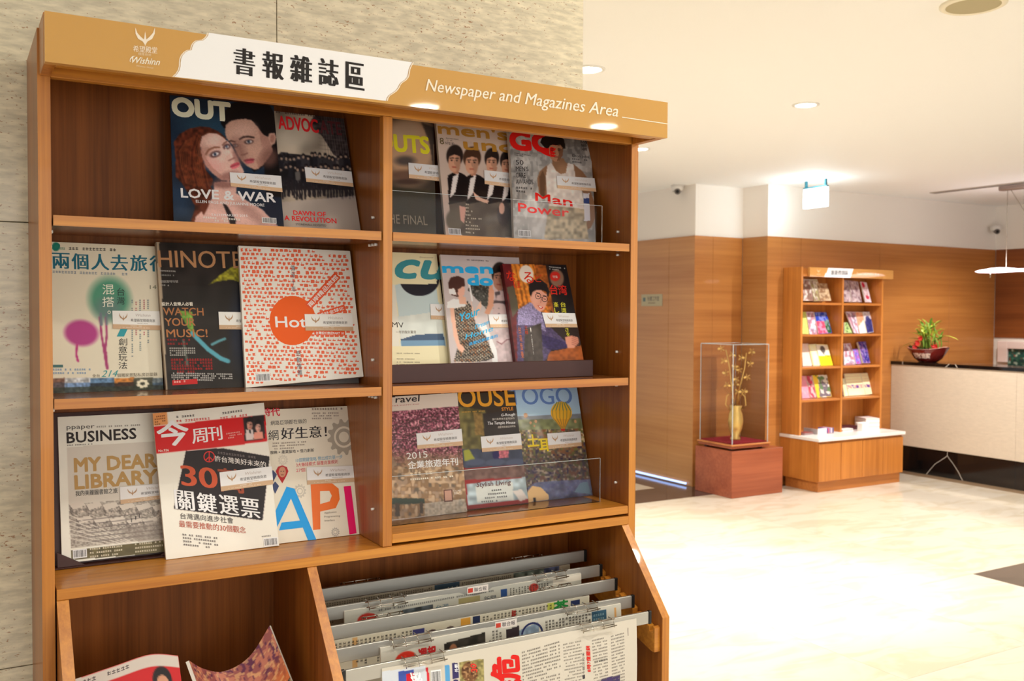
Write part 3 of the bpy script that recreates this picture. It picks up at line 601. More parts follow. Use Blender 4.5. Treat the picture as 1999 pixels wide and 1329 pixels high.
# brochures: (quad TL,TR,BR,BL), colours, label
B = [
((6.105,4.060,1.741),(6.280,4.061,1.744),(6.186,4.000,1.558),(6.054,4.000,1.557),'white', 'white brochure with brown photos, far left on the top shelf of the brochure rack'),
((6.187,4.051,1.742),(6.270,4.052,1.744),(6.309,3.990,1.556),(6.175,3.990,1.554),'olive', 'white and olive brochure, second from left on top shelf of brochure rack'),
((6.245,4.028,1.707),(6.370,4.029,1.709),(6.370,3.980,1.560),(6.235,3.980,1.558),'sepia', 'short sepia portrait brochure on the top left shelf of brochure rack'),
((6.605,4.062,1.745),(6.678,4.061,1.742),(6.652,3.999,1.552),(6.557,4.000,1.554),'mauve', 'mauve brochure beside the divider on top right shelf of brochure rack'),
((6.667,4.052,1.741),(6.784,4.049,1.733),(6.767,3.990,1.553),(6.642,3.990,1.552),'mauve', 'mauve brochure in the middle of the top right shelf of brochure rack'),
((6.805,4.038,1.733),(6.880,4.036,1.727),(6.880,3.979,1.550),(6.804,3.980,1.553),'pinkbow', 'white brochure with red bows, far right on the top shelf of brochure rack'),
((6.106,4.060,1.464),(6.162,4.060,1.464),(6.134,3.999,1.276),(6.045,4.000,1.279),'lime', 'lime green brochure, far left on second shelf of brochure rack'),
((6.147,4.051,1.464),(6.234,4.051,1.465),(6.216,3.989,1.274),(6.125,3.990,1.276),'photo', 'pale lilac brochure between the lime and blue ones on second shelf'),
((6.231,4.039,1.461),(6.377,4.040,1.462),(6.388,3.982,1.284),(6.221,3.980,1.278),'blue', 'brochure with blue top, pink and dark green lower half on second shelf'),
((6.596,4.030,1.374),(6.632,4.030,1.374),(6.664,4.000,1.282),(6.563,4.000,1.283),'green', 'short green brochure by the divider on second right shelf'),
((6.633,4.050,1.467),(6.753,4.050,1.467),(6.750,3.989,1.278),(6.675,3.990,1.282),'photo', 'pink and white brochure, second from left on second right shelf'),
((6.748,4.041,1.467),(6.841,4.040,1.464),(6.823,3.981,1.281),(6.739,3.980,1.278),'peach', 'orange topped white brochure on second right shelf of brochure rack'),
((6.829,4.030,1.467),(6.929,4.031,1.468),(6.906,3.972,1.288),(6.820,3.970,1.281),'navy', 'white topped navy brochure, far right on second shelf of brochure rack'),
((6.109,4.064,1.194),(6.191,4.064,1.193),(6.173,4.001,1.007),(6.060,4.000,1.007),'pinkpale', 'pale pink brochure, far left on third shelf of brochure rack'),
((6.177,4.050,1.187),(6.270,4.051,1.189),(6.257,3.989,1.007),(6.171,3.990,1.007),'cream', 'white brochure with yellow spine on third shelf of brochure rack'),
((6.260,4.041,1.189),(6.399,4.040,1.184),(6.405,3.982,1.007),(6.252,3.980,1.007),'yellow', 'yellow brochure with grey tree emblem on third shelf of brochure rack'),
((6.625,4.060,1.188),(6.713,4.061,1.191),(6.722,4.001,1.007),(6.569,4.000,1.007),'photo', 'white framed photo brochure by the divider on third right shelf'),
((6.706,4.032,1.139),(6.773,4.033,1.142),(6.773,3.990,1.009),(6.708,3.990,1.011),'violet', 'short violet brochure in the middle of third right shelf'),
((6.786,4.040,1.202),(6.886,4.041,1.204),(6.877,3.979,1.015),(6.789,3.980,1.017),'indigo', 'thick indigo brochure stack, far right on third shelf of brochure rack'),
((6.103,4.063,0.919),(6.169,4.062,0.917),(6.159,4.000,0.735),(6.059,4.000,0.735),'pink', 'pink brochure, far left on lowest shelf of brochure rack'),
((6.158,4.052,0.918),(6.232,4.051,0.916),(6.224,3.992,0.735),(6.148,3.990,0.735),'magenta', 'pink and grey brochure, second from left on lowest shelf of brochure rack'),
((6.220,4.041,0.922),(6.398,4.040,0.922),(6.396,3.981,0.738),(6.218,3.980,0.735),'collage', 'colourful collage brochure with yellow corner on lowest left shelf'),
((6.598,4.051,0.885),(6.648,4.049,0.879),(6.640,4.001,0.734),(6.573,4.000,0.734),'cream', 'narrow cream brochure by the divider on lowest right shelf'),
((6.629,4.052,0.924),(6.845,4.051,0.923),(6.841,3.990,0.736),(6.624,3.990,0.735),'letters', 'wide cream brochure with purple writing on lowest right shelf'),
((6.832,4.041,0.924),(6.920,4.041,0.924),(6.912,3.981,0.741),(6.828,3.980,0.737),'letters', 'narrow cream brochure with purple writing, far right on lowest shelf')]
PAL = dict(white=[(214, 206, 200), (110, 80, 66), (150, 110, 100)], olive=[(206, 200, 184), (150, 140, 84), (120, 90, 80)], sepia=[(176, 146, 112), (130, 96, 70), (206, 190, 160)], mauve=[(176, 152, 156), (120, 90, 100), (214, 204, 206)],
  pinkbow=[(222, 204, 214), (200, 30, 70), (170, 130, 130)], lime=[(196, 206, 110), (170, 184, 96), (226, 226, 160)], photo=[(216, 202, 216), (170, 110, 124), (120, 104, 128)], blue=[(40, 64, 170), (196, 70, 100), (30, 80, 40)], green=[(150, 180, 110), (80, 110, 60), (210, 210, 150)],
  peach=[(240, 222, 210), (232, 130, 90), (240, 190, 170)], navy=[(214, 208, 214), (44, 48, 110), (96, 96, 140)], pinkpale=[(236, 206, 196), (226, 170, 160), (240, 220, 190)], cream=[(240, 228, 200), (230, 200, 120), (226, 200, 190)], yellow=[(238, 206, 40), (220, 214, 200), (90, 86, 84)],
  violet=[(118, 96, 190), (150, 130, 214), (190, 60, 120)], indigo=[(44, 40, 130), (120, 80, 150), (190, 170, 210)], pink=[(232, 150, 170), (222, 120, 150), (240, 196, 190)], magenta=[(196, 60, 90), (224, 196, 190), (110, 90, 90)], collage=[(226, 186, 60), (110, 100, 110), (206, 200, 190)], letters=[(232, 216, 178), (104, 60, 140), (176, 110, 120)])
for k, (a, b, c, d, pal, lab) in enumerate(B):
    P = PAL[pal]; q = [(p[0] - .0, p[1], p[2]) for p in (a, b, c, d)]
    t = thing('brochure', ((c[0] + d[0]) / 2, d[1], d[2]), lab, 'brochure')
    s = Sheet(q, [(0, 0), (60, 0), (60, 90), (0, 90)], cell=3, gain=1.25); s.build(); s.crop(0, 0, 1); s.fill(P[0]); n1 = hash_noise(s.X / 13 + k * 7, s.Y / 13, k); n2 = hash_noise(s.X / 7 + k * 3, s.Y / 9, k + 50)
    if pal == 'blue': s.poly([(0, 38), (60, 38), (60, 90), (0, 90)], P[1]); s.poly([(36, 40), (60, 30), (60, 90), (40, 90)], P[2]); s.mixm((n2 > .6) * .5, (190, 190, 220))
    elif pal == 'yellow': s.poly([(0, 0), (60, 0), (60, 46), (0, 50)], P[1]); s.ell(28, 22, 13, 15, P[2]); s.poly([(25, 30), (31, 30), (31, 44), (25, 44)], P[2]); s.mixm((np.abs(s.Y - 50) < 2) * (n2 > .4) * .8, (60, 60, 60))
    elif pal == 'letters': s.mixm(((np.abs(s.Y - 54) < 7) & (n2 > .52)) * 1., P[1]); s.mixm(((np.abs(s.Y - 54) < 7) & (n2 < .3)) * .7, P[2]); s.mixm(((s.Y % 11 < 3) & (s.Y < 40)) * .2, (150, 120, 90))
    elif pal == 'peach': s.poly([(0, 0), (60, 0), (60, 30), (0, 60)], P[1], .8, .2, 8); s.mixm((n2 > .62) * .4, P[2])
    elif pal == 'navy': s.poly([(0, 40), (60, 30), (60, 90), (0, 90)], P[1], 1, .25, 8); s.ell(28, 34, 18, 16, P[1]); s.mixm((n2 > .7) * .5, P[2])
    elif pal == 'pinkbow': s.ell(18, 14, 14, 12, P[1]); s.ell(30, 68, 16, 9, P[1]); s.mixm((n2 > .65) * .5, P[2])
    elif pal == 'collage': s.poly([(22, 0), (60, 0), (60, 90), (10, 90)], P[1]); s.mixm((n2 > .5) * (s.X > 18) * 1., P[2]); s.mixm((n1 > .72) * 1., (90, 120, 80))
    elif pal in ('pinkpale', 'pink', 'lime', 'cream'): s.mixm(n1[...] * .35, P[1]); s.mixm((n2 > .75) * .4, P[2]); 
    else: s.mixm((n1 > .5) * .8, P[1]); s.mixm((n2 > .6) * .6, P[2]); s.poly([(0, 0), (60, 0), (60, 5), (0, 5)], P[0])
    if pal == 'cream': s.poly([(0, 0), (7, 0), (7, 90), (0, 90)], P[1])
    s.mesh('cover', M_PRINT, t); s.slab(.011 if pal != 'indigo' else .02, 'page_block', M_PAGE, t)
# worktop clutter
M_BOXW = mat('white_card', (240, 234, 228), .5); M_GREYC = mat('grey_card', (168, 160, 160), .5)
def flat(name, label, cat, x, y, w, d, z, h, ang, m, m2=None, nl=1):
    t = thing(name, (x, y, z), label, cat); t.rotation_euler = (0, 0, ang)
    for k in range(nl):
        o = box('sheet' if nl > 1 else 'body', -w / 2, w / 2, -d / 2, d / 2, h * k / nl, h * (k + 1) / nl - .0006, m if k % 2 == 0 or m2 is None else m2, None, .0008); o.parent = t
    return t
flat('leaflet_pile', 'low pile of grey and red leaflets at the left end of the white worktop', 'leaflets', 6.02, 3.93, .12, .08, .4405, .02, .1, M_GREYC, mat('red_card', (140, 70, 66), .5), 4)
lh = thing('leaflet_holder', (6.22, 3.93, .4405), 'low grey leaflet holder with white front on left of the worktop', 'leaflet holder')
box('tray', 6.1, 6.3, 3.87, 4.02, .4405, .446, M_GREYC, lh); box('side', 6.1, 6.105, 3.87, 4.02, .446, .485, M_GREYC, lh); box('front', 6.105, 6.205, 3.865, 3.87, .4405, .49, M_BOXW, lh)
for k, (c, n_) in enumerate((((96, 84, 150), 'violet'), ((190, 90, 110), 'rose'), ((150, 130, 170), 'lilac'), ((210, 190, 200), 'pale'), ((84, 74, 120), 'plum'))):
    tag(box('booklet', 6.207 + k * .018, 6.224 + k * .018, 3.868, 3.96, .4465, .487, mat('booklet_' + n_, c, .5), None), 'thin %s booklet standing spine out in the low holder on the worktop' % n_, 'booklet')
flat('card_pile', 'flat pile of white cards in the middle of the white worktop', 'cards', 6.52, 3.96, .16, .09, .4405, .018, .15, M_BOXW, M_GREYC, 3)
flat('dark_folder', 'dark maroon folder lying at the back of the white worktop', 'folder', 6.60, 4.02, .22, .09, .4405, .034, -.1, mat('maroon_card', (70, 16, 26), .5), None, 1)
ds = thing('card_box', (6.665, 3.87, .4405), 'small white open card box on the right half of the white worktop', 'box')
box('body', 6.625, 6.7, 3.845, 3.9, .4405, .505, M_BOXW, ds); box('lid_flap', 6.61, 6.71, 3.842, 3.9, .5052, .513, M_BOXW, ds)
flat('paper_stack', 'tall stack of white and pale paper bundles at the right end of worktop', 'paper stack', 6.83, 3.965, .13, .18, .4405, .1, -.35, M_BOXW, mat('pale_card', (222, 206, 200), .5), 6)

# ---------------------------------------------------------------- the magazine rack
rk = thing('magazine_rack', (.6, .1, 0), 'large wooden magazine and newspaper rack with white and tan header sign in front', 'shelf')
D1 = .2335
M_PAN_SHADE = wood('veneer_panel_shaded', (172, 104, 40), (124, 68, 22), 'Z', rough=.36, coat=.12)  # same veneer darkened: shade of the inner faces put into the colour
for x0, x1 in ((0, .0188), (1.1817, 1.2)):
    sp_ = box('side_panel', x0, x1, .0014, D1, 0, 1.897, M_PAN_SHADE, rk); box('lit_edge', x0, x1, 0, .0013, 0, 1.897, M_WZ, sp_, 0)  # front edge strip in the lighter tone, its lit look put into colour
box('divider', .5911, .6104, .0185, .214, .9955, 1.8775, M_PAN_SHADE, rk); box('divider_lit_edge', .5911, .6104, .001, .0184, .9955, 1.8215, M_WZ, rk)  # same split: body coloured as shaded, front edge coloured as lit
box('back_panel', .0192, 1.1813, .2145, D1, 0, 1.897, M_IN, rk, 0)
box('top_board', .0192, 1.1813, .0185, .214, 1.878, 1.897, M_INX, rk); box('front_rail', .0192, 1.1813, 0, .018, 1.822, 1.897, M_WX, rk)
box('hood_soffit', .02, 1.18, -.084, -.0005, 1.84, 1.856, M_WX, rk); box('hood_rail', .02, 1.18, -.0815, -.066, 1.8225, 1.8395, M_WX, rk)
for x0 in (0.003, 1.183): box('hood_side', x0, x0 + .0165, -.0825, -.0005, 1.822, 1.897, M_WZ, rk)
box('hood_top', 0.003, 1.1995, -.0825, -.0005, 1.8972, 1.9, M_WX, rk, 0)
for nm, x0, x1, z in (('shelf', .0215, .5885, 1.6023), ('shelf', .6125, 1.1795, 1.6023), ('shelf', .0205, .589, 1.305), ('shelf', .6122, 1.1795, 1.305)):
    sh = box(nm, x0, x1, .004, .214, z - .0168, z, M_INX, rk); box('lit_edge', x0, x1, .0025, .0039, z - .0168, z, M_WX, sh, 0)  # shelf front strip coloured lighter, as the lit edge
box('bottom_board', .6106, 1.1815, .0015, .214, 1.0003, 1.018, M_WX, rk)
# shelf pins
for x, z, ys_ in ((.0188, 1.579, (.05, .065, .08, .095)), (.5911, 1.579, (.03, .045, .06)), (.6104, 1.579, (.02,)), (.0188, 1.283, (.05, .065, .08, .095)), (.5911, 1.283, (.03, .045, .06)), (.0188, 1.556, (.07, .085)),
                  (.5911, 1.632, (.045,)), (1.1817, 1.632, (.045,)), (.5911, 1.355, (.045,)), (1.1817, 1.361, (.045,)), (.5911, 1.062, (.045,)), (1.1817, 1.064, (.045,)), (1.1817, 1.285, (.045,)), (1.1817, 1.58, (.045,))):
    d = .006 if x in (.0188, .6104) else -.006
    for y in ys_: tube('shelf_pin', [(x + d * .05, y, z), (x + d, y, z)], .0028, M_PIN, rk, 8)
# lower cabinet: sloping fronts
PF = [(.214, 0), (.214, .9768), (.001, .9768), (-.143, .8075), (-.143, 0)]
box('cabinet_top', .0212, 1.1805, -.002, .214, .977, .995, M_WX, rk)
def band(x0, x1, par):
    prism('lit_edge', [(.0003, .9765), (-.1445, .8078), (-.1445, 0), (-.1431, 0), (-.1431, .8072), (.0012, .9760)], x0, x1, M_WZ, par, 0)  # strip along the sloping front, coloured lighter as if lit
for x0, x1 in ((.0212, .0392), (1.1630, 1.1812)): band(x0, x1, prism('cabinet_side', PF, x0, x1, M_PAN_SHADE, rk))
prism('cabinet_divider', [(.214, .06), (.214, .9768), (.001, .9768), (-.1425, .8075), (-.1425, .06)], .4405, .4585, M_PAN_SHADE, rk)
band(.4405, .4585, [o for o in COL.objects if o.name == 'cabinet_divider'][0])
box('cabinet_floor', .0395, 1.1627, -.138, .213, .04, .0595, M_WX, rk); box('toe_board', .0395, 1.1627, -.12, -.105, 0, .0395, M_WX, rk)
prism('magazine_ledge', [(.213, .62), (-.12, .545), (-.12, .53), (.213, .605)], .0395, .4402, M_INX, rk)
RL = [(.085, .869), (-.112, .788), (-.134, .798), (-.134, .738), (-.10, .736), (.085, .81)]
def rail(x0, x1):
    pts = [(.085, .869)]
    for yc in (.0515, -.0055, -.067): pts += [(yc + .006, .869 + (yc + .006 - .085) * .411), (yc + .006, .857 + (yc - .085) * .411), (yc - .006, .857 + (yc - .085) * .411), (yc - .006, .869 + (yc - .006 - .085) * .411)]
    pts += [(-.119, .7855), (-.119, .776), (-.131, .776), (-.131, .79), (-.137, .786), (-.137, .735), (-.125, .735), (.085, .80)]
    return prism('notched_rail', pts, x0, x1, M_WX, rk, .0006)
rail(1.148, 1.1628); rail(.4588, .4672)
# header sign
hs = box('sign_board', .0035, 1.1995, -.0995, -.083, 1.822, 1.8975, mat('sign_tan_edge', (206, 152, 84), .35), rk)
s = Sheet([(.0035, -.0998, 1.8975), (1.1995, -.0998, 1.8975), (1.1995, -.0998, 1.822), (.0035, -.0998, 1.822)], [(88.5, 21), (1303.5, 199.8), (1302.8, 269.5), (89.4, 120.2)], (230, 40, 7.996), cell=40)
s.build(); s.crop(230, 40, 7.996); TAN = (204, 156, 84); s.fill(TAN)
s.crop(230, 40, 7.996)
Lb = [(1420, 192), (1412, 235), (1385, 270), (1340, 308), (1285, 315), (1240, 322), (1205, 345), (1180, 378), (1165, 420), (1158, 462), (1110, 468), (1060, 495), (1015, 545), (992, 600), (985, 660), (982, 720), (965, 780), (930, 835), (880, 880)]
Rb = [(330, 193), (318, 212), (308, 235), (304, 260), (300, 280), (285, 300), (262, 315), (250, 328), (240, 350), (226, 368), (205, 382), (185, 395), (175, 410), (170, 428)]
conv = lambda P, a, b, k: [((a + x / k - 230) * 7.996, (b + y / k - 40) * 7.996) for x, y in P]
R2 = conv(Rb, 700, 60, 3.123)
s.vpoly(Lb + R2[::-1], (252, 250, 248))
for P, off in ((Lb, -14), (R2, 14)):
    for a, b in zip(P[:-1], P[1:]): s.quadl((a[0] + off, a[1]), (b[0] + off, b[1]), 15, (250, 234, 214))
    for a, b in zip(P[:-1], P[1:]): s.quadl((a[0] - off * .1, a[1]), (b[0] - off * .1, b[1]), 7, (196, 160, 110))
wings(s, 436, 240, 305, (246, 234, 214))
s.T('希望殿堂', (248, 490), (622, 520), 100, (246, 232, 208), heavy=5); s.T('精緻商旅', (328, 545), (530, 563), 44, (236, 216, 180)); s.T('Wishinn', (200, 660), (650, 700), 105, (250, 240, 222), .015, shear=.35)
s.T('Wishinn Hotel', (296, 722), (560, 754), 26, (236, 216, 180))
s.vpoly([(200, 600), (235, 560), (290, 556), (240, 575), (205, 620), (215, 655), (195, 640)], (250, 240, 222))
s.crop(430, 60, 1)
for i, (ch, x0, x1, yb) in enumerate((('書', 28, 71, 84), ('報', 84, 127, 91), ('雜', 138, 182, 98), ('誌', 193, 234, 105), ('區', 246, 284, 112))):
    v, f = glyphs(ch, 0)
    s.T(ch, (x0, yb), (x1 - 4.5, yb + (x1 - x0) * .14), 52, (24, 20, 22), 0, heavy=4.6)
s.crop(700, 60, 3.123)
s.T('Newspaper and Magazines Area', (408, 364), (1578, 524), 76, (252, 236, 214), .0, heavy=3, shear=.22)
s.quadl((1605, 527), (1882, 568), 5, (252, 236, 214))
s.mesh('sign_print', M_SIGN, hs)

# ---------------------------------------------------------------- magazines
Q = {
'out':(((0.2364,0.1814,1.8532),(0.4335,0.1822,1.8555),(0.4280,0.0953,1.6033),(0.2257,0.0953,1.6033)),((331.4,185.6),(534.0,206.6),(554.9,449.6),(339.2,439.1))),
'adv':(((0.3932,0.1925,1.8476),(0.5832,0.1925,1.8476),(0.5889,0.1083,1.6033),(0.3889,0.1083,1.6033)),((491.5,211.8),(679.8,232.8),(705.2,457.9),(511.3,448.6))),
'outs':(((0.6141,0.2064,1.8677),(0.7951,0.2064,1.8677),(0.7586,0.1153,1.6033),(0.6136,0.1153,1.6033)),((693,218.2),(846.0,236.0),(851.4,465.5),(724,459.5))),
'mensuno':(((0.7952,0.1949,1.8663),(1.0102,0.1949,1.8663),(0.9911,0.1043,1.6033),(0.7761,0.1043,1.6033)),((850.5,235.5),(1015.6,254.8),(1040.9,473.7),(870.6,465.5))),
'gq':(((0.9681,0.1776,1.8626),(1.1912,0.1765,1.8594),(1.1481,0.0883,1.6033),(0.9319,0.0883,1.6033)),((992.0,252.0),(1151.0,273.0),(1162.5,478.4),(1003.0,470.7))),
'travel2':(((0.0327,0.1883,1.5709),(0.2099,0.1879,1.5694),(0.2111,0.1219,1.3055),(0.0243,0.1220,1.3055)),((99.0,471.8),(303.0,481.0),(319.0,761.0),(98.0,768.0))),
'hinote':(((0.2087,0.1758,1.5768),(0.4137,0.1758,1.5768),(0.4183,0.1080,1.3055),(0.2133,0.1080,1.3055)),((303.9,472.5),(517.1,480.8),(541.9,753.7),(324.4,761.4))),
'hotel':(((0.3585,0.1624,1.5752),(0.5852,0.1618,1.5731),(0.5899,0.0985,1.3190),(0.3540,0.0948,1.3055)),((465.5,479.5),(683.0,490.0),(709.5,735.0),(480.0,758.0))),
'cu':(((0.6120,0.1980,1.5764),(0.7994,0.1980,1.5764),(0.7959,0.1153,1.3160),(0.6120,0.1153,1.3160)),((694,489.5),(852.0,495.7),(881.0,731.3),(722.9,736.3))),
'mensdoc':(((0.8005,0.1823,1.5742),(1.0005,0.1823,1.5742),(0.9893,0.1003,1.3160),(0.7893,0.1003,1.3160)),((859.0,497.0),(1012.7,502.9),(1038.9,726.8),(881.4,732.4))),
'naru':(((0.9461,0.1632,1.5576),(1.1183,0.1642,1.5606),(1.1234,0.0883,1.3130),(0.9418,0.0883,1.3130)),((980.4,515.0),(1105.0,516.8),(1143.2,727.1),(1009.2,731.9))),
'pp':(((0.0427,0.2047,1.2553),(0.2477,0.2047,1.2553),(0.2467,0.1372,1.0034),(0.0417,0.1372,1.0034)),((112.5,814.0),(342.1,803.3),(356.7,1072.5),(121.0,1100.0))),
'jin':(((0.2017,0.1771,1.2566),(0.4119,0.1800,1.2673),(0.4205,0.1074,0.9966),(0.2114,0.1067,0.9957)),((298.0,807.0),(515.0,786.0),(545.0,1064.6),(324.4,1094.4))),
'api':(((0.4025,0.1938,1.2517),(0.6075,0.1938,1.2517),(0.5963,0.1242,0.9961),(0.3913,0.1242,0.9961)),((502.1,800.5),(692.0,791.5),(706.0,1045.4),(510.9,1069.0))),
'travel':(((0.6337,0.1788,1.2675),(0.8423,0.1797,1.2705),(0.8328,0.1125,1.0197),(0.6429,0.1119,1.0188)),((720.1,777.0),(892.5,766.7),(911.8,998.4),(752.0,1018.5))),
'house':(((0.7954,0.1908,1.2675),(0.9954,0.1908,1.2675),(0.9949,0.1245,1.0200),(0.7949,0.1245,1.0200)),((850.8,770.2),(1003.9,763.6),(1031.6,982.0),(876.2,999.6))),
'togo':(((0.9858,0.2032,1.2686),(1.1778,0.2032,1.2686),(1.1788,0.1360,1.0192),(0.9788,0.1360,1.0192)),((991.6,762.2),(1134.8,756.0),(1160.0,966.8),(1014.5,983.2)))}
WHITE = (238, 234, 230); BLK = (26, 22, 24)
def magazine(key, label, t=.008, gain=1.0, bend=0, m=None, crop=(0, 0, 1), ref=None, wave=None, cell=1.6):
    q, r = Q[key]
    th = thing('magazine', ((q[2][0] + q[3][0]) / 2, q[3][1], q[3][2]), label, 'magazine')
    s = Sheet(q, r, crop, bend, cell, gain, wave); s.build(); s.crop(*crop); s.th = th; s.t = t; s.m = m or M_PRINT
    return s
def done(s, page=None): s.mesh('cover', s.m, s.th); s.slab(s.t, 'page_block', page or M_PAGE, s.th)
def face(s, cx, cy, w, h, skin, hair, ang=0, long=0, sh=.78):
    """small printed head: hair, face, brows, eyes, nose and mouth"""
    t = math.radians(ang); rot = lambda x, y: (cx + (x * w) * math.cos(t) - (y * h) * math.sin(t), cy + (x * w) * math.sin(t) + (y * h) * math.cos(t))
    s.ell(*rot(0, -.2), w * .58, h * .5, hair, ang)
    if long: s.ell(*rot(0, .1), w * .6, h * .6, hair, ang)
    s.ell(*rot(0, .08), w * .42, h * .46, skin, ang); dk = tuple(v * sh for v in skin)
    s.ell(*rot(.25, .12), w * .17, h * .36, dk, ang, .6, .7); s.poly([rot(-.44, -.45), rot(.44, -.45), rot(.4, -.18), rot(0, -.26), rot(-.38, -.16)], hair)
    for sx in (-.19, .17):
        s.line([rot(sx - .1, -.08), rot(sx + .1, -.1)], h * .05, tuple(v * .35 for v in skin)); s.ell(*rot(sx, .01), w * .07, h * .03, (30, 22, 22), ang)
    s.line([rot(.01, .02), rot(.04, .18)], h * .04, dk); s.line([rot(-.1, .31), rot(.12, .31)], h * .05, (tuple(v * k for v, k in zip(skin, (.8, .5, .5)))))

# --- top left: film stars cover
s = magazine('out', 'magazine with two women cheek to cheek under a large pale title, top left shelf', .005, 1.5, crop=(320, 180, 4.92), cell=1.3)
s.fill((24, 40, 58)); s.C *= (0.75 + .5 * hash_noise(s.X / 160, s.Y / 160, 3))[..., None]
s.ell(430, 330, 260, 120, (34, 66, 84), 10, .9, .6)
s.poly([(540, 290), (570, 190), (640, 110), (760, 80), (900, 84), (1010, 120), (1070, 220), (1090, 380), (1090, 520), (1110, 640), (1130, 1000), (980, 1000), (960, 700), (860, 760)], (14, 12, 14))
s.poly([(590, 310), (640, 272), (700, 258), (780, 252), (840, 265), (890, 320), (950, 400), (1000, 425), (1010, 390), (1060, 385), (1080, 430), (1062, 490), (1030, 505), (1046, 560), (1000, 630), (950, 690), (905, 728), (870, 736), (800, 706), (740, 648), (700, 580), (660, 500), (600, 440), (583, 380)], (176, 138, 122))
s.poly([(900, 330), (960, 410), (1000, 430), (1046, 560), (1000, 630), (950, 690), (905, 728), (880, 640), (940, 540), (920, 420)], (150, 108, 96), .7)
s.ell(760, 360, 120, 70, (196, 160, 146), -10, .9, .6); s.ell(900, 560, 90, 70, (186, 146, 130), 0, .9, .5)
s.line([(725, 445), (760, 425), (810, 420), (860, 430)], 16, (50, 34, 32)); s.line([(612, 470), (640, 460), (680, 470)], 13, (60, 40, 38))
s.ell(812, 470, 46, 22, (60, 40, 40), -6, .4, .9); s.ell(815, 470, 30, 13, (200, 186, 182), -6); s.ell(812, 469, 14, 14, (70, 84, 100)); s.ell(812, 469, 6, 7, (10, 10, 14))
s.ell(684, 505, 30, 20, (60, 40, 40), 10, .4, .9); s.ell(684, 506, 18, 11, (190, 176, 170)); s.ell(682, 505, 10, 11, (70, 84, 100))
s.line([(730, 500), (735, 560), (745, 590)], 14, (150, 110, 98), .8); s.line([(738, 596), (775, 590), (800, 578)], 10, (104, 66, 60))
s.ell(815, 645, 55, 15, (150, 64, 74), -6); s.ell(820, 664, 44, 14, (176, 84, 92), -6); s.line([(766, 650), (866, 640)], 5, (80, 28, 36)); s.ell(1040, 440, 20, 38, (140, 96, 84), 5, .5, .8)
# red haired woman
s.poly([(95, 470), (150, 395), (240, 345), (340, 325), (440, 335), (520, 370), (600, 440), (560, 450), (430, 400), (360, 430), (345, 520), (370, 640), (400, 740), (470, 830), (460, 880), (420, 920), (440, 1000), (360, 1060), (400, 1180), (360, 1250), (250, 1250), (300, 1100), (240, 980), (180, 880), (110, 800), (110, 640)], (74, 34, 22), 1, .45, 26, 2)
for k in range(16):
    x = 120 + 17 * k; s.line([(x + 60, 400 + abs(k - 9) * 8), (x - 10 + 3 * k, 560), (x + 10, 700), (x + 60, 860 + 5 * k)], 7, random.choice([(134, 70, 40), (60, 26, 18), (112, 56, 32), (150, 84, 50)]), .7)
s.poly([(345, 500), (362, 420), (430, 385), (510, 395), (570, 430), (625, 480), (660, 530), (690, 600), (720, 660), (745, 710), (770, 760), (740, 790), (700, 830), (620, 846), (540, 832), (460, 770), (400, 700), (362, 610)], (206, 168, 156))
s.ell(720, 560, 60, 130, (120, 84, 76), -14, .9, .55); s.ell(1010, 620, 80, 90, (110, 76, 68), 20, .9, .7)
s.ell(400, 520, 60, 110, (140, 96, 84), 12, .9, .5); s.ell(620, 800, 110, 44, (130, 86, 80), -14, .9, .7); s.ell(690, 620, 26, 60, (150, 104, 96), -20, .9, .6); s.ell(590, 560, 46, 40, (226, 196, 186), -20, .9, .6); s.ell(520, 640, 60, 50, (226, 192, 180), 0, .9, .5); s.ell(450, 460, 80, 50, (220, 188, 176), -20, .9, .7); s.ell(480, 690, 90, 60, (214, 150, 144), 20, .9, .6); s.poly([(345, 500), (362, 610), (400, 700), (460, 770), (540, 832), (560, 800), (470, 720), (410, 640)], (160, 112, 100), .6)
s.line([(400, 590), (425, 548), (480, 522), (530, 522)], 15, (122, 78, 60)); s.line([(560, 500), (580, 480), (600, 468)], 12, (110, 70, 56))
s.ell(490, 588, 52, 30, (70, 44, 46), -18, .5, .95); s.ell(492, 588, 34, 17, (214, 204, 204), -18); s.ell(488, 588, 15, 16, (80, 96, 120)); s.ell(488, 588, 6, 7, (10, 10, 14))
s.ell(600, 516, 36, 26, (70, 44, 46), -22, .5, .95); s.ell(602, 517, 22, 13, (200, 190, 190), -22); s.ell(600, 516, 10, 11, (76, 90, 112))
s.line([(590, 540), (640, 590), (650, 615)], 16, (222, 190, 178), .9); s.line([(618, 650), (650, 634), (672, 622)], 11, (140, 90, 82)); s.ell(678, 690, 50, 17, (176, 70, 84), -24); s.ell(684, 706, 44, 17, (204, 104, 114), -24); s.line([(634, 712), (722, 682)], 5, (90, 30, 40))
s.poly([(480, 860), (560, 850), (700, 850), (690, 960), (800, 1040), (940, 1120), (1090, 1240), (1100, 1290), (290, 1290), (300, 1200), (380, 1120), (470, 1000)], (196, 156, 146))
s.ell(600, 1010, 140, 60, (210, 172, 160), 20, .9, .6); s.poly([(560, 1060), (600, 1080), (690, 1230), (680, 1290), (640, 1290), (600, 1160)], (30, 24, 28)); s.poly([(430, 880), (470, 940), (420, 1100), (380, 1180), (340, 1100), (400, 1000)], (90, 42, 28)); s.poly([(940, 1120), (1090, 990), (1160, 1290), (1100, 1290)], (22, 30, 46)); s.ell(560, 880, 120, 34, (110, 72, 66), 4, .9, .7); s.ell(820, 1150, 160, 50, (150, 112, 104), 38, .9, .6); s.blur(2); s.C = np.clip(s.C * (1 + .10 * (hash_noise(s.X / 8, s.Y / 8, 31) - .5))[..., None], 0, 1)
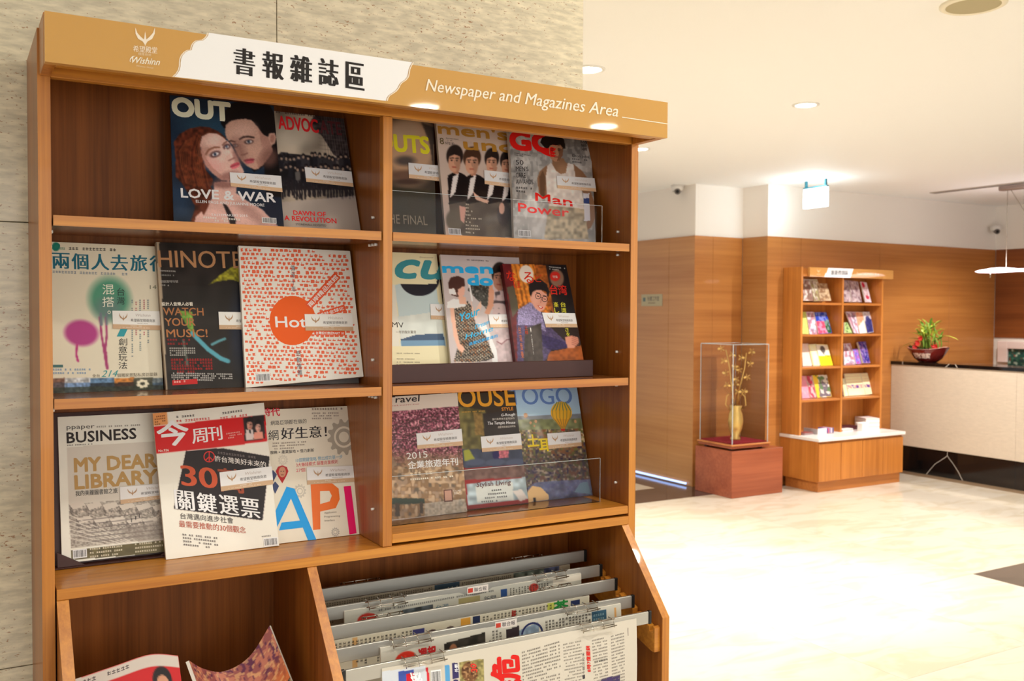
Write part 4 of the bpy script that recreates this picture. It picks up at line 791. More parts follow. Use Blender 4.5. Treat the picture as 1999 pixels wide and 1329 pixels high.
s.T('OUT', (88, 215), (632, 272), 170, (236, 214, 182), .085); s.T('LOVE & WAR', (165, 1004), (1070, 1052), 92, (246, 232, 212), .04)
s.T('ELLEN PAGE AND JULIANNE MOORE', (305, 1056), (962, 1094), 28, (240, 224, 206), .02); s.T('TASTEMAKERS 2015', (450, 1186), (800, 1196), 24, (230, 214, 206)); s.micro((372, 1190), (850, 1222), 20, (220, 204, 196), 1); s.micro((460, 1222), (780, 1240), 20, (220, 204, 196), 1)
s.barcode((945, 1205), (1070, 1212), 44)
sticker(s, [(626, 764), (1122, 800), (1136, 958), (636, 900)], s.th); done(s, mat('dark_spine', (30, 34, 44), .4))

# --- top left: march photograph cover
s = magazine('adv', 'grey magazine with red title and a crowd marching on a street', .005, 1.5, crop=(60, 0, 2.856))
s.fill((150, 138, 122)); s.C *= (.7 + .6 * hash_noise(s.X / 70, s.Y / 90, 8))[..., None]
s.poly([(1640, 590), (1800, 600), (1860, 1000), (1700, 860), (1640, 760), (1560, 700)], (42, 36, 38), 1, .5, 16); s.ell(1480, 760, 110, 70, (176, 166, 150), 0, .9, .9)
for k in range(12): s.line([(1640 + 14 * k, 640), (1660 + 15 * k, 880)], 4, (100, 92, 88), .6); s.line([(1620, 650 + 20 * k), (1800, 670 + 20 * k)], 3, (96, 88, 84), .5)
s.poly([(1370, 870), (1400, 850), (1820, 890), (1830, 1060), (1380, 1060)], (38, 36, 40), 1, .6, 12)
R = random.Random(5)
for k in range(34):
    x = 1400 + (k % 17) * 25 + R.uniform(-6, 6); y = 866 + (k // 17) * 62 + R.uniform(-8, 18)
    s.ell(x, y, 10, 12, (24, 22, 26)); s.ell(x, y + 8, 7, 8, (150, 128, 112)); s.poly([(x - 14, y + 18), (x + 14, y + 18), (x + 12, y + 80), (x - 12, y + 80)], R.choice([(30, 30, 36), (48, 46, 50), (90, 86, 84), (22, 22, 26)]))
    if k > 16: s.line([(x - 6, y + 70), (x - 9, y + 170)], 11, (26, 26, 32)); s.line([(x + 7, y + 70), (x + 9, y + 165)], 11, (30, 28, 34))
s.poly([(1370, 1130), (1840, 1090), (1850, 1290), (1370, 1290)], (170, 160, 156), .55); s.blur(1)
s.T('ADVOC', (1390, 718), (1620, 742), 76, (196, 34, 40), .03, heavy=5); s.T('ATE', (1632, 744), (1755, 757), 76, (84, 40, 44), .02, heavy=4); s.poly([(1600, 600), (1700, 600), (1700, 790), (1600, 790)], (60, 54, 54), .0)
s.micro((1372, 620), (1740, 658), 12, (60, 40, 36)); s.T('DAWN OF', (1466, 1198), (1648, 1208), 26, (206, 40, 44), .035); s.T('A REVOLUTION', (1416, 1228), (1706, 1246), 28, (206, 40, 44), .035); s.T('STONEWALL REVISITED', (1478, 1256), (1648, 1264), 12, (60, 50, 50))
sticker(s, [(1532, 934), (1800, 960), (1808, 1045), (1540, 1016)], s.th); done(s)

# --- top right shelf
s = magazine('outs', 'magazine with a blurred close face and yellow letters beside the centre divider', .007, 1.6, crop=(700, 60, 3.123), m=M_PLASTIC)
s.fill((58, 52, 46)); s.poly([(180, 520), (470, 540), (470, 600), (400, 590), (330, 560), (180, 560)], (28, 28, 30)); s.ell(310, 740, 170, 230, (166, 134, 106), 0, .5); s.ell(290, 620, 110, 70, (168, 148, 126), 0, .8, .8); s.poly([(380, 560), (460, 600), (460, 900), (430, 700)], (30, 28, 30), .8)
s.ell(285, 830, 60, 30, (64, 60, 60), 0, .8, .9); s.ell(280, 920, 90, 30, (96, 72, 60), 0, .7, .9); s.ell(300, 960, 80, 16, (60, 46, 42), 0, .7, .9); s.poly([(180, 990), (470, 1010), (470, 1250), (180, 1250)], (50, 50, 40), .9); s.blur(2)
s.T('OUTS', (120, 760), (430, 782), 118, (206, 194, 40), .05); s.T('THE FINAL', (150, 1186), (420, 1200), 50, (130, 122, 104), shear=0); s.blur(1)
sticker(s, [(303, 845), (560, 868), (562, 965), (306, 940)], s.th); done(s, mat('grey_pages', (120, 110, 104), .4))

s = magazine('mensuno', "magazine with four men in black tuxedos and gold title on top right shelf", .008, 1.6, crop=(840, 230, 5.315), m=M_PLASTIC, cell=1.3)
s.fill((178, 160, 148)); s.poly([(60, 30), (820, 110), (820, 300), (70, 200)], (190, 172, 158), .5)
s.poly([(190, 740), (520, 720), (860, 780), (870, 1240), (340, 1240), (200, 1000)], (74, 66, 56), .95, .2, 60); s.ell(250, 1060, 90, 110, (92, 84, 70), 0, .3)
for cx, cy, w, h, hr in ((250, 440, 150, 230, (26, 20, 20)), (430, 460, 160, 230, (60, 38, 26)), (635, 460, 130, 210, (24, 18, 18)), (790, 480, 120, 200, (24, 18, 18))):
    s.poly([(cx - 70, cy + 160), (cx + 20, cy + 110), (cx + 100, cy + 150), (cx + 150, cy + 190), (cx + 140, 860), (cx - 60, 900)], (18, 16, 18)); s.poly([(cx - 10, cy + 130), (cx + 50, cy + 110), (cx + 10, cy + 330), (cx - 50, cy + 400)], (206, 194, 190)); s.poly([(cx - 25, cy + 132), (cx + 30, cy + 150), (cx - 20, cy + 170)], (12, 10, 12))
    s.poly([(cx - 30, cy + 60), (cx + 60, cy + 50), (cx + 40, cy + 140), (cx - 10, cy + 140)], (160, 112, 88)); face(s, cx, cy, w, h, (186, 138, 112), hr, 3)
s.poly([(440, 760), (520, 830), (610, 860), (590, 890), (470, 850)], (206, 164, 144)); s.poly([(300, 910), (370, 930), (350, 1100), (310, 1060)], (196, 150, 134)); s.ell(760, 1000, 70, 130, (40, 30, 30), 0, .3); s.ell(740, 940, 30, 60, (190, 150, 130)); s.blur(1)
s.T("men's", (85, 160), (800, 235), 115, (164, 118, 44), .06); s.T('uno', (350, 325), (900, 365), 118, (164, 118, 44), .06); s.T('8', (100, 272), (142, 276), 70, (80, 70, 30)); s.micro((160, 205), (300, 222), 12, (90, 80, 70), 2); s.T('NT$180', (155, 275), (248, 286), 30, (50, 44, 40))
for r in range(9): s.micro((362, 890 + 36 * r), (450 + 40 * (r * 7 % 5), 896 + 37 * r), 17, (206, 190, 170))
s.barcode((190, 1150), (305, 1158), 52)
sticker(s, [(555, 545), (960, 590), (965, 745), (560, 690)], s.th); done(s)

s = magazine('gq', 'grey magazine with a man in white vest and large red title, rightmost on top shelf', .009, 1.6, crop=(840, 230, 5.315), m=M_PLASTIC, bend=.004, cell=1.3)
s.fill((148, 146, 142)); s.C *= (.72 + .5 * hash_noise(s.X / 90, s.Y / 120, 12))[..., None]; s.mixm((hash_noise(s.X / 30, s.Y / 60, 4) > .55) * (s.Y < 900) * .35, (84, 84, 84)); s.mixm((hash_noise(s.X / 26, s.Y / 40, 9) > .62) * .4, (190, 188, 184))
s.crop(840, 230, 5.315)
s.T('GQ', (835, 330), (1300, 372), 200, (214, 22, 20), .09)
s.poly([(1100, 650), (1130, 570), (1200, 510), (1260, 480), (1260, 430), (1380, 430), (1400, 480), (1490, 500), (1580, 580), (1630, 660), (1660, 800), (1720, 960), (1700, 1060), (1660, 1150), (1600, 1180), (1590, 1090), (1630, 1040), (1620, 900), (1560, 760), (1240, 800), (1180, 860), (1120, 800)], (124, 92, 68)); s.poly([(1120, 640), (1160, 560), (1190, 640), (1180, 840), (1130, 820)], (84, 60, 44), .8); s.ell(1380, 560, 60, 70, (150, 114, 86), 0, .9, .7)
s.poly([(1210, 510), (1250, 480), (1300, 570), (1350, 600), (1400, 590), (1420, 480), (1480, 500), (1500, 640), (1560, 760), (1590, 1000), (1240, 960), (1200, 800), (1190, 640)], (196, 186, 178), 1, .1, 30); s.poly([(1220, 930), (1590, 960), (1640, 1260), (1180, 1260)], (148, 136, 112), 1, .25, 30)
s.poly([(1140, 260), (1170, 200), (1250, 170), (1330, 175), (1390, 230), (1400, 330), (1370, 330), (1300, 260), (1230, 300), (1200, 340)], (22, 18, 18)); s.poly([(1215, 310), (1240, 290), (1330, 280), (1375, 320), (1370, 400), (1330, 460), (1290, 470), (1250, 440), (1225, 380)], (158, 112, 84)); s.poly([(1310, 290), (1375, 320), (1370, 400), (1330, 460), (1310, 440)], (104, 70, 52), .8)
s.poly([(1160, 220), (1250, 170), (1340, 180), (1390, 250), (1390, 320), (1350, 290), (1300, 300), (1260, 290), (1230, 320), (1200, 330)], (20, 16, 16)); s.line([(1240, 335), (1275, 330)], 8, (40, 26, 22)); s.line([(1315, 330), (1350, 336)], 8, (36, 24, 22)); s.line([(1240, 348), (1272, 350)], 6, (20, 14, 14)); s.line([(1316, 348), (1348, 352)], 6, (20, 14, 14)); s.line([(1290, 350), (1296, 390)], 7, (110, 76, 58)); s.ell(1300, 418, 26, 9, (120, 62, 56)); s.blur(1)
s.poly([(1580, 800), (1640, 800), (1650, 1080), (1590, 1080)], (190, 190, 196)); s.poly([(1580, 850), (1640, 850), (1642, 905), (1584, 905)], (40, 60, 110))
hair = [(1140, 262), (1160, 210), (1220, 180), (1330, 178), (1385, 230), (1392, 310), (1350, 282), (1300, 292), (1262, 286), (1232, 316), (1205, 330), (1180, 300)]
s.vpoly(hair, (22, 18, 18)); s.vpoly([(1228, 320), (1240, 296), (1262, 288), (1300, 294), (1350, 284), (1372, 320), (1368, 400), (1330, 458), (1290, 468), (1252, 440), (1232, 380)], (160, 116, 88)); s.vpoly([(1318, 292), (1350, 284), (1372, 320), (1368, 400), (1330, 458), (1308, 462), (1330, 390)], (112, 78, 58))
for x in (1244, 1316): s.quadl((x, 334), (x + 34, 332), 7, (36, 24, 22)); s.quadl((x + 2, 350), (x + 30, 351), 6, (18, 12, 12))
s.quadl((1288, 350), (1294, 388), 6, (116, 82, 62)); s.quadl((1280, 418), (1326, 420), 12, (126, 66, 58))
for i, w in enumerate(("50", "MEN'S", 'CARE', 'AWARDS')): s.T(w, (880, 500 + 68 * i), (880 + (80, 130, 100, 180)[i], 504 + 68 * i), 50, (40, 38, 40), .0)
s.micro((880, 730), (1060, 744), 22, (40, 36, 36), 2); s.micro((866, 372), (1050, 404), 12, (40, 36, 36), 2); s.T('Elton John', (1470, 415), (1640, 430), 28, (40, 36, 38)); s.micro((1465, 430), (1640, 446), 18, (30, 28, 30), 2)
s.T('Man', (1085, 880), (1465, 935), 90, (214, 30, 26), .03, heavy=6); s.T('Power', (905, 985), (1430, 1040), 90, (214, 30, 26), .03, heavy=6)
s.VT('時尚戀潮', (1590, 200), (1590, 350), 60, (30, 28, 34), heavy=2); s.barcode((915, 1175), (1030, 1182), 52)
sticker(s, [(1300, 620), (1690, 646), (1708, 788), (1310, 752)], s.th); done(s)

# --- middle left shelf
s = magazine('travel2', 'cream magazine with green and magenta ink drips beside the left side panel', .01, 1.15, crop=(60, 420, 2.856))
s.fill((220, 213, 190)); s.ell(440, 460, 112, 118, (78, 146, 118), -20, .45); s.ell(430, 510, 70, 60, (110, 120, 126), 0, .9, .6); s.ell(282, 648, 94, 72, (172, 62, 130), 8, .3)
for P in ([(385, 560), (395, 660), (405, 720), (425, 850)], [(420, 560), (424, 660), (416, 740), (428, 850)], [(405, 720), (420, 760)]): s.line(P, 12, (160, 60, 110))
s.line([(258, 715), (254, 770), (264, 808)], 12, (180, 50, 120)); s.line([(390, 540), (394, 600)], 16, (112, 120, 130)); s.line([(422, 540), (424, 600)], 12, (112, 120, 130))
for i, (x0, x1, cs) in enumerate(((112, 190, [(90, 80, 84), (130, 90, 70)]), (190, 330, [(120, 150, 190), (206, 200, 190)]), (330, 466, [(40, 50, 60), (110, 150, 190)]), (466, 575, [(60, 40, 30), (220, 140, 60)]), (575, 680, [(60, 64, 50), (90, 90, 74)]), (680, 760, [(70, 90, 110), (120, 130, 130)]))):
    s.poly([(x0, 908), (x1, 903), (x1, 985), (x0, 998)], cs[0], 1, .3, 10); s.poly([(x0, 908), (x1, 903), (x1, 930), (x0, 935)], cs[1], .8, .3, 10)
s.poly([(112, 960), (760, 950), (760, 1000), (112, 1000)], (50, 56, 44), .8, .4, 8)
for k in range(7): a = k * .9; s.ell(624 + 24 * math.cos(a), 940 + 18 * math.sin(a), 12, 9, (236, 226, 200))
s.blur(1)
for ch, x0, x1 in zip('兩個人去旅行', (120, 230, 338, 448, 556, 664), (222, 326, 442, 546, 654, 762)): s.T(ch, (x0, 292 + (x0 - 120) * .03), (x1 - 6, 292 + (x1 - 120) * .03), 86, (34, 104, 124), 0, heavy=7)
s.ell(140, 175, 22, 24, (40, 130, 110)); s.T('O', (122, 190), (158, 190), 34, (30, 126, 110), .03, shear=.3); s.T('旅遊誌', (158, 190), (192, 192), 14, (40, 130, 110)); s.micro((212, 176), (690, 192), 17, (90, 86, 80)); s.micro((122, 302), (700, 322), 15, (140, 150, 160))
s.T('混', (400, 434), (466, 434), 56, (236, 232, 214)); s.T('搭', (400, 502), (466, 502), 56, (236, 232, 214)); s.T('。', (428, 541), (446, 541), 18, (236, 232, 214))
s.VT('台灣', (503, 395), (503, 492), 42, (50, 56, 58)); s.T('1', (480, 668), (520, 668), 60, (50, 150, 160), shear=.5); s.VT('創意玩法', (514, 676), (514, 856), 48, (40, 38, 36))
for k in range(5): s.micro((560 + 22 * k, 462), (562 + 22 * k, 800), 10, [(120, 140, 150), (190, 110, 120)][k % 2], dirn=(1, 0))
s.T('全台', (344, 902), (386, 902), 20, (120, 110, 90)); s.T('214', (394, 900), (478, 898), 40, (60, 150, 150), shear=.4); s.T('個獨家景點私房訪談錄', (482, 902), (706, 896), 22, (120, 110, 90)); s.micro((122, 850), (360, 850), 12, (110, 150, 190), 2); s.vpoly([(118, 828), (180, 828), (180, 844), (118, 844)], (70, 110, 110)); s.ell(690, 398, 1, 1, (0, 0, 0))
s.T('14', (664, 404), (700, 404), 22, (120, 120, 100))
sticker(s, [(454, 524), (720, 528), (726, 634), (458, 624)], s.th); done(s)

s = magazine('hinote', 'black magazine with beige title and green and blue brush strokes', .012, 1.15, crop=(60, 420, 2.856))
s.fill((34, 30, 28)); s.C *= (.8 + .5 * hash_noise(s.X / 60, s.Y / 60, 2))[..., None]
s.poly([(1060, 330), (1120, 290), (1190, 280), (1190, 380), (1120, 360), (1040, 370), (990, 390)], (150, 146, 40), .9, .4, 10); s.poly([(820, 530), (900, 540), (910, 640), (930, 680), (900, 670), (860, 600)], (116, 160, 60), .9, .3, 9)
s.line([(900, 660), (930, 690), (990, 750), (1060, 800), (1100, 815)], 24, (84, 156, 172)); s.line([(1010, 722), (1050, 702), (1082, 690)], 14, (90, 150, 160)); s.line([(850, 700), (862, 760), (874, 840)], 14, (100, 110, 100), .8); s.ell(1170, 640, 60, 220, (24, 34, 58), 0, .8, .7)
s.poly([(700, 150), (716, 150), (762, 975), (735, 978)], (170, 152, 128)); s.blur(1)
s.T('HINOT', (714, 290), (1114, 296), 100, (176, 130, 90), .0, heavy=4); s.T('E', (1130, 296), (1180, 296), 100, (176, 130, 90)); s.micro((718, 305), (866, 312), 9, (180, 176, 170)); s.micro((720, 330), (830, 334), 8, (150, 150, 146)); s.T('憨創篇特刊號', (722, 378), (822, 378), 15, (170, 166, 160)); s.micro((722, 386), (814, 390), 9, (170, 166, 160))
s.T('設計人音樂人必看', (730, 506), (904, 506), 21, (226, 220, 206), .02); s.T('WATCH', (740, 558), (964, 560), 44, (170, 110, 66), .02); s.T('YOUR', (750, 618), (918, 616), 44, (170, 110, 66), .02); s.T('MUSIC!', (758, 682), (986, 680), 46, (170, 110, 66), .02)
s.micro((760, 690), (900, 690), 13, (150, 30, 30), 2); s.micro((772, 738), (920, 738), 10, (180, 176, 168), 4, 1.3); s.micro((780, 800), (1024, 800), 13, (170, 34, 34), 5, 1.3); s.micro((782, 878), (1130, 884), 9, (200, 196, 190), 4, 1.3)
s.vpoly([(788, 922), (928, 914), (930, 942), (790, 950)], (190, 34, 34)); s.micro((798, 926), (920, 918), 12, (230, 190, 180))
sticker(s, [(1045, 540), (1300, 545), (1306, 640), (1050, 638)], s.th); done(s, mat('beige_spine', (170, 152, 128), .5))

gm = tag(None or thing('magazine', (.47, .12, 1.3055), 'grey backed magazine lying mostly hidden behind the orange and white one', 'magazine'))
s = Sheet([(.40, .174, 1.566), (.586, .174, 1.566), (.586, .1135, 1.3055), (.40, .1135, 1.3055)], [(0, 0), (90, 0), (90, 120), (0, 120)], cell=10); s.build(); s.crop(0, 0, 1); s.fill((110, 106, 104)); s.mesh('cover', M_PRINT, gm); s.slab(.006, 'page_block', mat('grey_cover', (96, 90, 88), .4), gm)
s = magazine('hotel', 'white magazine patterned in small orange icons with an orange circle', .009, 1.15, crop=(60, 420, 2.856), bend=.0)
s.fill((244, 228, 218))
R = random.Random(11); OR = (228, 78, 34)
P = []; F = []
for r in range(34):
    for c in range(26):
        x = 1168 + c * 25.4 + (12 if r % 2 else 0) + r * 1.2; y = 184 + r * 23.2 + c * .6
        if R.random() < .08: continue
        k = R.randrange(4); w, h = R.uniform(15, 23), R.uniform(12, 19)
        uv = hap(s.H, [(x, y), (x + w, y + h)])
        if uv.min() < .005 or uv.max() > .985: continue
        shp = ([(0, 0), (.8, 0), (1, .3), (1, 1), (0, 1)], [(0, .3), (.3, 0), (1, .2), (.8, 1), (.2, 1)], [(0, .5), (.2, .5), (.2, 0), (.35, 0), (.35, .5), (1, .5), (.9, 1), (.1, 1)], [(.1, .1), (.9, 0), (.7, .5), (1, .9), (.2, 1)])[k]
        b = len(P); P += [(x + a * w, y + d * h) for a, d in shp]; F.append(tuple(range(b, b + len(shp))))
s.ink(P, F, (226, 104, 70))
P = [(1468 + 130 * math.cos(a), 582 + 138 * math.sin(a)) for a in np.linspace(0, 2 * math.pi, 48, endpoint=False)]; s.vpoly(P, (236, 92, 20))
s.T('Hotel', (1374, 618), (1620, 618), 62, (250, 244, 236), .025)
def tag_strip(p0, p1, w, txt):
    p0 = np.array(p0, float); p1 = np.array(p1, float); s.quadl(p0, p1, w, (226, 84, 40)); d = (p1 - p0) / np.linalg.norm(p1 - p0); n = np.array([d[1], -d[0]]); a = p0 + d * 8 - n * w * .32; s.T(txt, a, p1 - d * 8 - n * w * .32, w * .62, (250, 236, 226), .02, upv=n)
tag_strip((1555, 505), (1715, 330), 44, '兩岸精品旅館'); tag_strip((1610, 555), (1755, 508), 34, '設計全球化'); tag_strip((1590, 650), (1756, 652), 26, '台灣設計旅店PART 10')
s.VT('傳承十年', (1470, 275), (1476, 425), 24, (90, 96, 110)); s.VT('感動推薦', (1500, 748), (1512, 895), 26, (90, 96, 110))
s.barcode((1258, 888), (1336, 884), 38)
sticker(s, [(1534, 546), (1792, 546), (1798, 640), (1540, 638)], s.th); done(s)

# --- middle right shelf: brown stand with three magazines
hd = thing('magazine_holder', (.87, .07, 1.305), 'dark brown leather magazine stand on the middle right shelf', 'magazine holder')
box('front_lip', .6125, 1.130, .068, .073, 1.3055, 1.343, M_BROWN, hd, .001); box('base', .6125, 1.130, .0735, .200, 1.3055, 1.3115, M_BROWN, hd, .001)
prism('back_plate', [(.132, 1.312), (.2075, 1.56), (.2105, 1.56), (.135, 1.312)], .615, 1.135, M_BROWN, hd, 0)
s = magazine('cu', 'cream magazine with teal script letters and a dark planet over blue water', .006, 1.25, crop=(720, 440, 3.322))
s.fill((232, 214, 176)); s.poly([(60, 385), (432, 385), (500, 785), (206, 785), (190, 600), (170, 385)], (186, 204, 206)); s.poly([(60, 385), (170, 385), (200, 785), (60, 785)], (216, 214, 200)); s.poly([(165, 600), (470, 560), (485, 700), (200, 740)], (214, 216, 206), .7, .05, 40)
s.ell(328, 350, 130, 112, (34, 34, 44), 0, .04); s.poly([(60, 130), (440, 160), (440, 384), (60, 384)], (232, 214, 176)); s.poly([(205, 742), (300, 715), (380, 708), (480, 706), (490, 750), (208, 755)], (66, 88, 116)); s.poly([(207, 752), (490, 748), (494, 782), (208, 785)], (112, 148, 176))
s.T('cu', (158, 340), (470, 348), 180, (60, 140, 150), .05, shear=.45); s.T('MV', (150, 664), (226, 668), 36, (60, 54, 50)); s.T('一年的詹先驚奇', (176, 706), (306, 706), 20, (120, 110, 96)); s.T('nvt', (150, 0), (152, 0), 1, (232, 214, 176))
for y in (828, 864, 884, 900): s.micro((178, y), (350, y + 2), 8, (140, 130, 110)); 
s.T('Discover', (330, 212), (420, 214), 10, (150, 130, 104))
sticker(s, [(395, 515), (640, 520), (640, 622), (400, 614)], s.th); done(s)

s = magazine('mensdoc', 'magazine with a girl in a patterned dress and blue lettering in the brown stand', .006, 1.5, crop=(850, 490, 5.777), m=M_PLASTIC, cell=1.3)
s.fill((176, 166, 166)); s.poly([(400, 380), (620, 380), (660, 500), (600, 700), (560, 640), (480, 560), (360, 440)], (46, 46, 44), 1, .5, 14); s.speck(s.inside([(400, 380), (620, 380), (640, 640), (560, 640), (360, 440)]) * 1., [(120, 118, 112)], 14, .66)
s.poly([(470, 820), (560, 820), (740, 1250), (640, 1250), (600, 1000)], (224, 220, 216)); s.poly([(660, 900), (840, 860), (900, 1250), (700, 1250)], (176, 158, 160), 1, .1, 30); s.line([(690, 1020), (740, 1050), (800, 1000), (870, 990)], 8, (110, 60, 66))
s.poly([(660, 420), (840, 400), (880, 700), (640, 720), (650, 560)], (180, 158, 158)); s.speck(s.inside([(660, 430), (840, 400), (880, 700), (640, 720)]) * 1., [(70, 60, 64)], 34, .6); s.poly([(600, 400), (640, 380), (660, 470), (650, 620), (600, 720), (550, 700), (590, 600)], (190, 136, 110)); face(s, 715, 300, 150, 250, (150, 104, 86), (22, 18, 18), 4); s.poly([(690, 400), (760, 390), (750, 440), (700, 450)], (150, 104, 86))
s.poly([(200, 640), (330, 600), (360, 560), (400, 620), (430, 760), (470, 860), (560, 960), (660, 1200), (560, 1240), (420, 1250), (200, 1250), (260, 1040), (230, 860)], (34, 30, 30))
R = random.Random(3); dress = s.inside([(215, 650), (330, 620), (370, 570), (400, 640), (430, 760), (470, 860), (560, 960), (660, 1200), (420, 1260), (200, 1260), (262, 1040), (232, 860)])
gxm = ((s.X + s.Y * .12) % 20 < 10) & ((s.Y + (np.floor((s.X + s.Y * .12) / 20) % 2) * 17) % 34 < 22); s.mixm((dress & gxm) * 1., (196, 180, 156)); s.mixm((dress & gxm & (hash_noise(s.X / 26, s.Y / 30, 5) > .6)) * .8, (190, 120, 70))
s.poly([(130, 580), (200, 540), (330, 560), (340, 620), (210, 650), (130, 640)], (232, 228, 226)); s.poly([(160, 640), (210, 640), (230, 860), (270, 1040), (330, 1100), (300, 1150), (250, 1110), (200, 960)], (206, 160, 138)); s.poly([(250, 500), (340, 520), (350, 600), (270, 600)], (206, 160, 138)); s.poly([(400, 560), (430, 700), (510, 560), (520, 620), (450, 770), (410, 700)], (210, 170, 150))
s.poly([(140, 360), (170, 300), (250, 280), (320, 310), (330, 390), (300, 430), (250, 430), (260, 520), (180, 500), (150, 440)], (64, 38, 34)); s.poly([(250, 440), (300, 400), (325, 400), (330, 450), (320, 500), (280, 520), (250, 490)], (206, 158, 140)); s.poly([(150, 430), (210, 420), (240, 500), (150, 480)], (226, 220, 216)); s.line([(380, 380), (400, 480), (410, 560)], 16, (226, 222, 220)); s.blur(1)
s.T('men', (85, 240), (640, 250), 100, (30, 150, 206), .1); s.T('do', (370, 380), (640, 385), 110, (30, 150, 206), .1); s.micro((350, 92), (800, 118), 16, (70, 66, 70))
s.T('Your', (260, 800), (490, 715), 90, (40, 160, 214), .02, shear=.2, heavy=6); s.T('Dream', (440, 880), (600, 820), 50, (40, 160, 214), .0, shear=.3, heavy=4); s.T('Home', (330, 1000), (640, 900), 60, (40, 160, 214), .0, shear=.3, heavy=4); s.T('這麼近那麼遠的', (372, 1070), (700, 972), 36, (40, 150, 210), .02)
sticker(s, [(590, 716), (960, 716), (960, 862), (612, 866)], s.th); done(s)

s = magazine('naru', 'magazine with a smiling man in glasses and purple coat, red title letters', .012, 1.25, crop=(850, 490, 5.777), bend=.002, cell=1.3)
s.fill((40, 28, 26)); s.poly([(846, 140), (1120, 150), (1140, 300), (1300, 700), (930, 660)], (196, 112, 36), 1, .35, 22); s.poly([(1110, 150), (1240, 160), (1330, 700), (1160, 520)], (160, 84, 30), .95, .3, 20)
for k in range(5): s.line([(870 + 50 * k, 150), (960 + 52 * k, 600)], 12, (226, 150, 60), .7); s.line([(895 + 50 * k, 150), (985 + 52 * k, 600)], 9, (90, 50, 24), .7)
s.poly([(1270, 155), (1480, 160), (1560, 700), (1340, 700)], (26, 22, 24)); s.poly([(1270, 1130), (1650, 1050), (1680, 1240), (1250, 1240)], (150, 78, 34), 1, .15, 30); s.poly([(750, 140), (850, 140), (1000, 1250), (905, 1250)], (96, 26, 30), 1, .2, 40); s.poly([(800, 400), (880, 380), (930, 640), (860, 740)], (84, 84, 66), .9)
s.ell(1020, 255, 80, 96, (224, 210, 196), -8, .06); s.ell(1365, 300, 78, 96, (160, 120, 96), -6, .2, .8); s.ell(1345, 280, 58, 52, (196, 44, 34), 0, .08)
s.poly([(905, 720), (960, 620), (1060, 570), (1110, 600), (1160, 670), (1230, 680), (1280, 840), (1460, 1010), (1480, 1080), (1300, 1100), (1230, 1240), (920, 1240)], (74, 62, 96), 1, .3, 10); s.poly([(920, 650), (1060, 560), (1200, 700), (1240, 900), (1080, 820), (920, 820)], (140, 130, 168), .9, .45, 7, 3); s.poly([(1000, 860), (1180, 800), (1210, 1240), (990, 1240)], (62, 54, 50), 1, .2, 30); s.poly([(1190, 930), (1300, 960), (1470, 1020), (1480, 1085), (1290, 1110), (1200, 1060)], (52, 42, 84), 1, .2, 14)
s.poly([(1450, 960), (1530, 940), (1600, 960), (1612, 1020), (1560, 1080), (1480, 1085)], (206, 140, 116)); [s.line([(1530, 950 + 22 * k), (1610, 985 + 20 * k)], 7, (150, 86, 70)) for k in range(5)]
s.poly([(1060, 460), (1080, 430), (1180, 430), (1250, 480), (1250, 560), (1215, 650), (1170, 672), (1110, 630), (1060, 540)], (214, 152, 132)); s.ell(1120, 520, 40, 60, (226, 170, 150), 0, .9, .7); s.poly([(1050, 470), (1045, 370), (1090, 320), (1180, 310), (1250, 370), (1280, 450), (1260, 520), (1240, 450), (1190, 430), (1130, 430), (1090, 450), (1070, 500)], (26, 20, 22)); s.blur(1)
for cx, cy in ((1148, 498), (1222, 530)):
    ring = [(cx + 31 * math.cos(a), cy + 30 * math.sin(a)) for a in np.linspace(0, 2 * math.pi, 20)]
    for a, b in zip(ring[:-1], ring[1:]): s.quadl(a, b, 6, (30, 18, 22))
    s.quadl((cx - 14, cy - 2), (cx + 12, cy + 3), 8, (40, 20, 22)); s.quadl((cx - 22, cy - 40), (cx + 20, cy - 30), 7, (30, 20, 20))
s.quadl((1178, 508), (1194, 516), 5, (30, 18, 22)); s.quadl((1182, 530), (1176, 575), 6, (180, 110, 96)); s.vpoly([(1140, 600), (1175, 612), (1205, 622), (1190, 640), (1160, 632)], (190, 60, 60)); s.vpoly([(1152, 608), (1190, 620), (1182, 628), (1160, 622)], (240, 222, 214))
s.T('な', (808, 330), (900, 330), 110, (206, 44, 24), .01); s.T('る', (1000, 350), (1105, 356), 120, (206, 44, 24), .01); s.T('ほ', (880, 410), (960, 414), 80, (206, 44, 24)); s.T('ど', (1120, 340), (1200, 344), 80, (196, 50, 24)); s.T('台湾', (1290, 480), (1480, 486), 110, (196, 40, 30), .02); s.VT('楽し', (1345, 560), (1360, 690), 50, (226, 216, 60), heavy=3); s.VT('台湾', (1425, 560), (1440, 690), 55, (226, 216, 60), heavy=3); s.VT('さ', (1470, 850), (1475, 900), 40, (226, 216, 60)); s.VT('を', (1482, 900), (1488, 950), 40, (226, 216, 60))
s.micro((1274, 170), (1470, 190), 14, (200, 196, 190), 2); s.VT('台湾音樂', (935, 830), (980, 1210), 30, (196, 110, 60)); s.VT('王様', (1008, 830), (1020, 930), 36, (180, 60, 30)); s.VT('一二三四五六七', (1060, 850), (1100, 1160), 12, (200, 196, 190)); s.T('特集', (1318, 300), (1374, 302), 30, (240, 200, 190))
sticker(s, [(1187, 684), (1560, 690), (1590, 850), (1232, 850)], s.th); done(s, mat('wine_spine', (96, 26, 30), .4))

